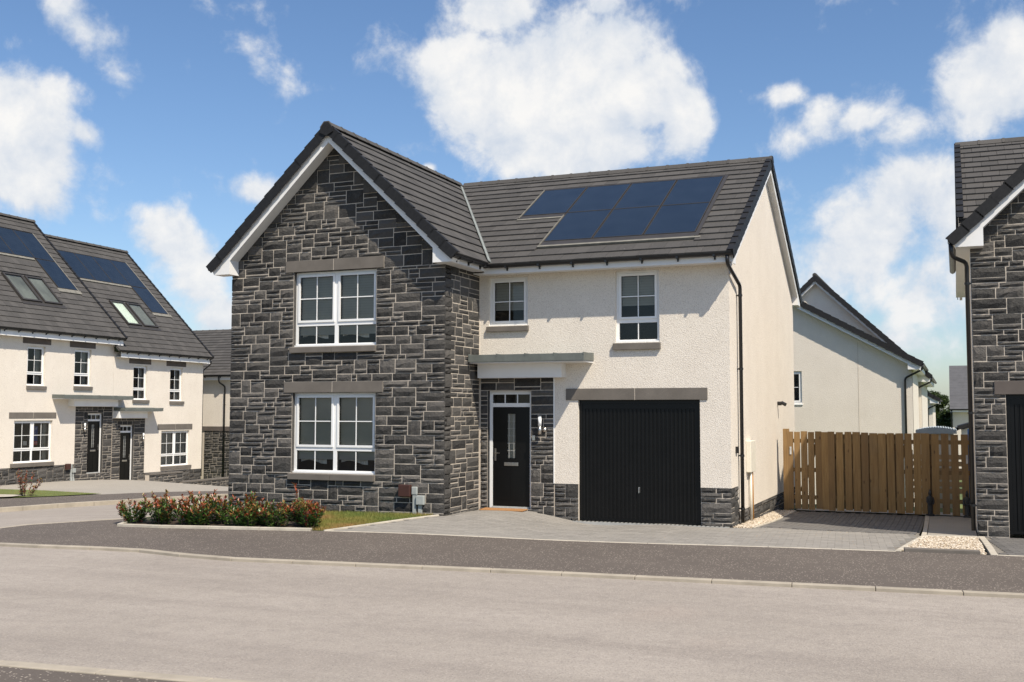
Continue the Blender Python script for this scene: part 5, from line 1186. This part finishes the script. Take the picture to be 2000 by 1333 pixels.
# ================================================================== HOUSES BEHIND THE GATE
def side_house(label, name, y0, y1, apx, apz, ex, slope, wx, wl, zb, mat='roughcast', win=None, joint=None, pipe=True, tiles=True):
    """gable end facing the camera side, eaves along +Y"""
    h = thing(name, label, 'house', (apx, y0, zb), absz=True)
    X = lambda x: x - apx
    T = Pieces(h, 'roof_tile', 'roof_tile_field', ['roof_tile']); Vg = Pieces(h, 'verge_cap', 'verge_cap_run', ['verge_black'])
    ez = apz - (ex - apx) * slope; cs, sn = math.cos(math.atan(slope)), math.sin(math.atan(slope)); LL = (ex - apx) / cs; D = y1 - y0
    fg = Face((0, 0, 0), (1, 0, 0), (0, -1, 0)); zt = ez - .15
    zw = lambda x: apz - abs(x) * slope - .09
    wall_panel(fg, X(wl), X(wx), zb - .4, zt, [win[:4]] if win else [], 'gable_wall', [mat], h, top=[(X(wl), zt), (X(wx), zt), (X(wx), zw(X(wx))), (0, apz - .09), (X(wl), zw(X(wl)))])
    wall_panel(Face((X(wx), 0, 0), (0, 1, 0), (1, 0, 0)), .02, D, zb - .4, zw(X(wx)), [], 'side_wall', [mat], h)
    roof_plane(h, (X(ex), -.3, ez), (0, 1, 0), (-cs, 0, sn), D + .3, LL, T, None, (), 'L', 'roof_slope', Vg)
    roof_plane(h, (-X(ex), D, ez), (0, -1, 0), (cs, 0, sn), D + .3, LL, T, lambda a, b, v0, v1: b > D - 1, (), 'R', 'roof_slope', Vg)
    for sg in (1, -1):
        mb = MB(); z_ = lambda x: apz - x * slope
        mb.prism([(0, -.26, z_(0) - .08), (sg * (X(ex) - .06), -.26, z_(X(ex) - .06) - .08), (sg * (X(ex) - .06), -.26, z_(X(ex) - .06) - .27), (0, -.26, z_(0) - .27)], (0, .24, 0)); mb.build('bargeboard', 'fascia_white', h)
    mb = MB(); xe = X(ex); mb.prism([(X(wx) - .12, -.272, ez - .2), (xe - .1, -.272, ez - .2), (xe - .04, -.272, ez - .1), (xe - .04, -.272, ez + .0), (X(wx) - .12, -.272, ez + (xe - X(wx) + .12) * slope - .1)], (0, .26, 0)); mb.build('soffit_box', 'fascia_white', h)
    mb = MB(); mb.box(xe - .1, xe - .075, -.01, D, ez - .2, ez - .03); mb.build('fascia', 'fascia_white', h)
    mb = MB(); mb.box(X(wx) + .005, xe - .1, -.01, D, ez - .2, ez - .185); mb.build('soffit', 'fascia_white', h)
    gutter(h, (xe - .01, -.3, ez), (xe - .01, D, ez), (1, 0, 0), hooks=False)
    mb = MB(); mb.tube([(0, -.31, apz + .05), (0, D, apz + .05)], .09, 8); mb.build('ridge', 'roof_tile', h)
    if pipe: downpipe(h, [(xe, -.22, ez - .04), (xe - .01, -.22, ez - .2), (X(wx) - .22, -.06, ez - .47), (X(wx) - .22, -.06, zb)], (zb + 2.4,), wall=(0, 1, 0))
    if win: window(h, fg, *win, depth=.06); sill(h, fg, win[0] - .03, win[1] + .03, win[2] - .06, win[2] - .002, two=False, mat='upvc', proud=.03)
    if joint is not None: mb = MB(); fg.box(mb, X(joint) - .008, X(joint) + .008, zb, zw(X(joint)) - .3, 0, .006); mb.build('movement_joint', 'mortar', h)
    T.finish(); Vg.finish(); return h
dh = side_house('cream rendered gable wall with black downpipe right behind the wooden gate', 'rendered_house', 18, 23.9, -1.9, 6.26, 2.78, .558, 2.45, -6.2, -1.05, win=(-.3 - .05, .84, 2.36, 3.45, 'single'), joint=.77)
eh = side_house('cream gabled house with steeper roof peak showing above the nearer roof', 'rendered_house', 24.0, 33, -1.24, 7.36, 2.92, .95, 2.55, -5.0, -1.2)
fh = side_house('small far cream house at the end of the row beside the trees', 'rendered_house', 40, 48, -.6, 4.78, 2.98, .57, 2.62, -4, -1.5)
gh = thing('far_house', 'far house with plain grey roof seen past the stone corner', 'house', (3.5, 50, -1.5), absz=True)
wall_panel(Face((0, 0, 0), (1, 0, 0), (0, -1, 0)), 0, 9, -2, 2.35, [], 'front_wall', ['roughcast'], gh)
mb = MB(); mb.prism([(0, .02, -2), (0, 8, -2), (0, 8, 2.35), (0, 4, 4.7), (0, .02, 2.35)], (.25, 0, 0)); mb.build('gable_wall', 'roughcast', gh)
for k in range(17):
    cs, sn = math.cos(math.atan(.62)), math.sin(math.atan(.62)); e = 4.4 / cs / 17
    mb = MB(); mb.fbox(V3((-.12, -.4, 2.26)), V3((1, 0, 0)), V3((0, cs, sn)), V3((0, -sn, cs)), 0, 9.3, k * e, (k + 1) * e + .03, -.02, .03); o = mb.build('tile_course', 'slate_far', gh)
mb = MB(); mb.box(-.1, 9, -.38, -.02, 2.1, 2.24); mb.build('fascia', 'fascia_white', gh)
gutter(gh, (-.12, -.43, 2.26), (9, -.43, 2.26), (0, -1, 0), hooks=False)
downpipe(gh, [(-.02, -.4, 2.2), (-.02, -.1, 1.9), (-.02, -.1, -1.5)], (), r=.05)

# shed and lean-to behind the gate
sh = thing('garden_shed', 'low shed with grey corrugated metal roof behind the wooden gate', 'shed', (3.25, 11, H(3.25, 11) - .1), absz=True)
mb = MB(); mb.box(-.42, .42, .0, 1.6, -.5, 1.5); mb.build('shed_wall', 'roughcast', sh)
mb = MB(); n = 16
for k in range(n):
    x0 = -.5 + k / n; mb.prism([(x0, -.12, 1.56 + .10 * math.cos((x0) * 2.6)), (x0 + .5 / n, -.12, 1.585 + .10 * math.cos(x0 * 2.6)), (x0 + 1. / n, -.12, 1.56 + .10 * math.cos((x0 + 1. / n) * 2.6)), (x0 + 1. / n, -.12, 1.50), (x0, -.12, 1.50)], (0, 1.9, 0))
mb.build('metal_roof', 'shed_metal', sh)
lt = thing('lean_to', 'small white lean-to with dark sloping roof beyond the gate', 'shed', (4.15, 13, H(4.15, 13) - .1), absz=True)
mb = MB(); mb.prism([(-.28, 0, -.5), (.6, 0, -.5), (.6, 0, 1.85), (-.28, 0, 1.58)], (0, 2, 0)); mb.build('wall', 'fascia_white', lt)
mb = MB(); mb.prism([(-.40, -.15, 1.56), (.8, -.15, 1.93), (.8, -.15, 2.03), (-.38, -.15, 1.68)], (0, 2.3, 0)); mb.build('roof', 'verge_black', lt)
mb = MB(); mb.tube([(-.40, -.15, 1.6), (-.40, 2.1, 1.6)], .05, 10); mb.build('gutter', 'black_plastic', lt)

# ================================================================== TIMBER FENCE AND GATE
def ubx(u): return .175 + (u - 1530) * .010528
EDG = [(95, 150), (160, 220), (230, 295), (303, 365), (375, 440), (440, 505), (503, 570), (585, 655), (673, 740), (750, 825), (835, 905), (915, 995), (1000, 1075), (1085, 1155), (1170, 1245), (1255, 1325), (1340, 1410), (1412, 1490), (1510, 1580), (1600, 1670), (1690, 1760), (1785, 1850)]
q = random.Random(4)
fence = thing('timber_fence', 'brown upright-board timber fence between the rendered wall and the gate', 'fence', (.25, 5.2, -.12), absz=True)
gate = thing('timber_gate', 'narrow brown board gate with open gaps beside the stone corner house', 'gate', (3.17, 5.2, -.12), absz=True)
for i, (a, b) in enumerate(EDG):
    par = fence if i < 17 else gate; ox = .25 if i < 17 else 3.17
    x0, x1 = ubx(1520 + a / 5) - ox, ubx(1520 + b / 5) - ox; zt = 1.632 - .0105 * (x0 + ox) + q.uniform(-.012, .012); zb = -.07 - .010 * (x0 + ox) + q.uniform(-.015, .02); sk = q.uniform(-.006, .006); lift = q.uniform(0, .006)
    yb = -.0 - lift - (.012 if i in (5, 6) else 0)
    mb = MB(); mb.hexa([(x0 + sk, yb - .02, zb), (x1 + sk, yb - .02, zb), (x1 + sk, yb, zb), (x0 + sk, yb, zb), (x0, yb - .02, zt), (x1, yb - .02, zt), (x1, yb, zt), (x0, yb, zt)]); mb.build('board', 'timber', par)
for i in range(5, 14):                                              # boards nailed behind the gaps
    a, b = EDG[i][1] - 12, EDG[i + 1][0] + 14; x0, x1 = ubx(1520 + a / 5) - .25, ubx(1520 + b / 5) - .25
    mb = MB(); mb.box(x0, x1, .0505, .068, -.05, 1.58 - q.uniform(0, .02)); mb.build('board', 'timber', fence)
for par, x0, x1 in ((fence, -.0, 2.92), (gate, .0, .82)):
    for z in (.18, .78, 1.42): mb = MB(); mb.box(x0, x1, .001, .05, z - .045, z + .045); mb.build('rail', 'timber', par)
for par, x in ((fence, -.085), (gate, .81), (fence, 2.925)):
    mb = MB(); z1 = 1.685 if x < 0 else 1.59; mb.box(x, x + (.125 if x < 0 else .07), -.02 if x < 0 else .05, .10 if x < 0 else .12, -.3, z1); mb.build('post', 'timber', par)
for i in range(4):
    mb = MB(); x = .25 + i * .62; mb.hexa([(x, .0685, .3), (x + .09, .0685, .3), (x + .09, .09, .3), (x, .09, .3), (x + .35, .0685, 1.4), (x + .44, .0685, 1.4), (x + .44, .09, 1.4), (x + .35, .09, 1.4)]); mb.build('brace', 'timber', fence)
mb = MB(); mb.box(.06, .10, -.035, -.0285, 1.12, 1.29); mb.build('latch_plate', 'galvanised', fence)
mb = MB(); mb.box(.75, .785, -.035, -.0285, .98, 1.16); mb.build('latch_plate', 'galvanised', gate)
mb = MB(); mb.tube([(0, 0, 0), (0, 0, 1.84)], .028, 10); o = mb.build('blue_pole', 'blue_paint'); o.location = (3.99, 5.36, -.14); tag(o, 'thin blue pole standing behind the gate at the stone corner', 'pole')

bf = thing('rail_fence', 'sunlit timber fence of horizontal boards glimpsed through the gate gaps', 'fence', (4.5, 10, H(4.5, 10)), absz=True)
for k in range(6):
    z = .02 + k * .17; mb = MB(); mb.box(-2.0, 5.5, -.02, .0, z, z + .12); mb.build('board', 'timber_pale', bf)
for k in range(5): x = -1.9 + k * 1.8; mb = MB(); mb.box(x, x + .1, .001, .1, -.5, 1.1); mb.build('post', 'timber_pale', bf)

# two dark statues at the foot of the gate
def statue(loc, rz, label):
    s = thing('garden_statue', label, 'statue', loc, rz, 'small dark statues at the foot of the gate'); s.scale = (.92, .92, 1.08); m_ = 'statue_stone'
    b = MB(); b.box(-.075, .075, -.065, .065, -.01, .035); b.build('plinth', m_, s, bevel=.008)
    prof = [(.035, .062), (.06, .058), (.10, .060), (.17, .063), (.24, .058), (.29, .064), (.34, .074), (.375, .060), (.395, .032), (.41, .030)]
    b = MB(); seg = 14; idx = 0
    for z, r in prof:
        for k in range(seg):
            a = 2 * math.pi * k / seg; fold = 1 + (.10 * math.sin(a * 7) if z < .22 else .02 * math.sin(a * 3)); b.v.append((r * fold * math.cos(a), r * .78 * fold * math.sin(a), z))
    for i in range(len(prof) - 1):
        for k in range(seg): b.f.append((i * seg + k, i * seg + (k + 1) % seg, (i + 1) * seg + (k + 1) % seg, (i + 1) * seg + k)); b.mi.append(0)
    # head with topknot joined to the body
    hp = [(.40, .030), (.415, .036), (.435, .041), (.455, .040), (.475, .032), (.487, .020), (.497, .021), (.510, .016), (.516, .004)]
    o0 = len(b.v)
    for z, r in hp:
        for k in range(seg): a = 2 * math.pi * k / seg; b.v.append((r * .9 * math.cos(a), r * math.sin(a) - .006 - (.008 if abs(z - .445) < .02 and abs(a - 4.71) < .3 else 0), z))
    for i in range(len(hp) - 1):
        for k in range(seg): b.f.append((o0 + i * seg + k, o0 + i * seg + (k + 1) % seg, o0 + (i + 1) * seg + (k + 1) % seg, o0 + (i + 1) * seg + k)); b.mi.append(0)
    for sx in (-1, 1): b.tube([(sx * .062, -.002, .355), (sx * .078, -.02, .28), (sx * .055, -.055, .235), (sx * .012, -.068, .245)], [.024, .022, .019, .015], 8)
    for sx in (-1, 1): b.tube([(sx * .03, -.03, .04), (sx * .032, -.072, .042)], [.022, .016], 8)
    b.build('figure', m_, s, smooth=True)
statue((3.20, 5.03, H(3.2, 5.03) + .004), R(25), 'small dark robed statue standing where fence and gate meet')
statue((3.92, 4.98, H(3.92, 4.98) + .004), R(-20), 'small dark robed statue standing beside the black downpipe')

# doormat
mb = MB(); mb.box(-.44, .44, -.16, .16, 0, .022); o = mb.build('doormat', 'coir', bevel=.006); o.location = (-4.32, -.22, H(-4.32, -.22) - .003); o.rotation_euler = (R(1.5), 0, R(2)); tag(o, 'brown coir mat at the black front door', 'doormat')

# ================================================================== SHRUBS AND TREES
def leaf(mb, P, d, up, L, w, mi):
    d = d.normalized(); s_ = d.cross(up)
    if s_.length < 1e-3: s_ = d.cross(V3((1, 0, 0)))
    s_.normalize(); n = s_.cross(d); b = len(mb.v)
    mb.v += [tuple(P), tuple(P + d * L * .5 + s_ * w + n * w * .35), tuple(P + d * L), tuple(P + d * L * .5 - s_ * w + n * w * .35), tuple(P + d * L * .52)]
    mb.f += [(b, b + 1, b + 4), (b + 1, b + 2, b + 4), (b + 2, b + 3, b + 4), (b + 3, b, b + 4)]; mb.mi += [mi] * 4
def shrub(loc, rad, h, seed, label, red=.6, stems=13, group='red-tipped shrubs in the planting bed', dens=1., tall=0, allred=False):
    q = random.Random(seed); s = thing('photinia_shrub', label, 'shrub', loc, 0, group); st, lf = MB(), MB()
    for k in range(stems):
        a = q.uniform(0, 6.283); rr_ = rad * math.sqrt(q.random()); top = V3((math.cos(a) * rr_, math.sin(a) * rr_ * .8, h * q.uniform(.62, 1.05) * (1 - .25 * (rr_ / rad) ** 2)))
        if k < tall: top.z = h * q.uniform(1.4, 1.65)
        b0 = V3((top.x * .35, top.y * .35, -.02)); mid = (b0 + top) / 2 + V3((q.uniform(-.04, .04), q.uniform(-.04, .04), .03))
        pts = [b0, mid, top]; st.tube(pts, [.007, .005, .003], 5)
        n = int(q.randint(30, 40) * dens)
        for i in range(n):
            t = .12 + .88 * (i + q.random()) / n; P = (b0.lerp(mid, t * 2) if t < .5 else mid.lerp(top, t * 2 - 1)); P = P + V3((q.uniform(-1, 1), q.uniform(-1, 1), q.uniform(-1, 1))) * .035 * (1.3 - t)
            b = q.uniform(0, 6.283); el = q.uniform(-.2, .7) + t * .55; d = V3((math.cos(b) * math.cos(el), math.sin(b) * math.cos(el), math.sin(el)))
            tt = t * (max(P.z, .01) / max(h, .1)) ** .3; L = q.uniform(.07, .12) * (1.1 - .35 * t)
            rv = q.random()
            if tt > .62 and rv < red + .25: mi = q.choice([1, 1, 3, 3, 2])
            elif rv < red * .28: mi = q.choice([1, 2, 2, 3])
            else: mi = q.choice([2, 2, 2, 1, 0]) if allred else 0
            leaf(lf, P, d, V3((0, 0, 1)), L, L * .23, mi)
    st.build('stem', 'bark', s); lf.build('foliage', ['leaf_green', 'leaf_red', 'leaf_maroon', 'leaf_bronze'], s); return s
SHR = [(-9.72, -4.2, .34, .50, .62, 0), (-9.1, -4.25, .33, .60, .66, 0), (-8.72, -3.6, .34, .62, .58, 0), (-8.5, -4.2, .33, .56, .66, 0), (-8.05, -3.95, .33, .54, .55, 0), (-7.75, -3.4, .32, .50, .45, 0), (-7.6, -4.12, .30, .36, .12, 0), (-7.2, -3.85, .30, .36, .25, 1), (-7.05, -3.2, .28, .42, .5, 0), (-6.85, -4.05, .32, .46, .5, 0), (-6.5, -3.75, .33, .50, .6, 0), (-6.25, -3.95, .28, .46, .66, 1), (-9.3, -3.8, .36, .60, .6, 0), (-8.3, -4.3, .32, .46, .5, 0), (-7.3, -4.2, .30, .40, .4, 0)]
LB = ['bushy red-tipped shrub at the rounded corner of the bed', 'tall red-tipped shrub next to the corner shrub', 'red-tipped shrub set back in the bed before the side road', 'red-tipped shrub along the edging of the bed', 'red and bronze shrub near the stone house corner', 'shrub close to the left corner of the stone gable', 'low bright green shrub in the bed', 'green shrub with one tall red shoot', 'small red shrub beneath the stone gable', 'dense red and green shrub below the gable window', 'red-tipped shrub next to the last shrub before the lawn', 'maroon-leaved shrub at the end of the bed beside the lawn', 'red-tipped shrub filling the gap at the rounded bed corner', 'bronze-tipped shrub pressed against the bed edging', 'mixed green and red shrub on the edging under the gable window']
for i, ((x, y, r_, h, red, tl), lb) in enumerate(zip(SHR, LB)): shrub((x, y, H(x, y)), r_ * 1.2, h * (.84 + .2 * ((i * 37) % 10) / 10), 200 + i, lb, red * .9, stems=17 if i not in (6, 7) else 19, tall=tl)
for i, (u_, lb) in enumerate((((-21.9, 2.6), 'small maroon shrub in the terrace front lawn'), ((-22.6, 4.0), 'small maroon shrub beside the path through the terrace lawn'), ((-21.25, 4.2), 'taller maroon shrub at the end of the terrace lawn'), ((-22.0, 3.4), 'spreading maroon shrub between the path and the terrace lawn'))):
    shrub((*u_, H(*u_) + .03), .6, .5 + .25 * (i == 2), 240 + i, lb, .95, stems=12, group='maroon shrubs on the terrace lawn', dens=.8, allred=True)

def tree(loc, h, cr_, seed, label, nl=7000):
    q = random.Random(seed); t = thing('broadleaf_tree', label, 'tree', loc, 0, 'trees beyond the far houses'); tr = MB(); lf = MB()
    tr.tube([(0, 0, -.3), (.05, .02, h * .25), (-.03, .05, h * .55), (.02, 0, h * .8)], [.17, .13, .09, .03], 9)
    cl = []
    for k in range(26):
        a = q.uniform(0, 6.283); z = h * q.uniform(.22, .95); rr_ = cr_ * math.sqrt(q.random()) * math.sin(math.pi * min(.97, max(.12, (z / h) * .9 + .08))) ; c_ = V3((math.cos(a) * rr_, math.sin(a) * rr_, z)); cl.append((c_, q.uniform(.35, .7) * cr_ * .5))
        tr.tube([(0, 0, z * .6), c_ * .6 + V3((0, 0, z * .3)), c_], [.05, .03, .012], 6)
    tr.build('trunk', 'bark', t)
    for i in range(nl):
        c_, r_ = q.choice(cl); v = V3((q.gauss(0, 1), q.gauss(0, 1), q.gauss(0, 1))).normalized() * r_ * q.uniform(.5, 1.05); P = c_ + v
        leaf(lf, P, V3((q.uniform(-1, 1), q.uniform(-1, 1), q.uniform(-.8, .5))), V3((0, 0, 1)), q.uniform(.12, .22), .06, 0)
    lf.build('crown', 'leaf_tree', t)
tree((2.35, 62, H(2.35, 62)), 5.2, 1.7, 1, 'dark green tree showing between the far cream house and the grey-roofed house', 9000)
tree((3.4, 58, H(3.4, 58)), 3.6, 1.5, 2, 'lower yellowish green tree beside the far grey-roofed house', 7000)
tree((4.6, 70, H(4.6, 70)), 4.8, 1.8, 3, 'tree standing behind the far grey-roofed house', 5000)
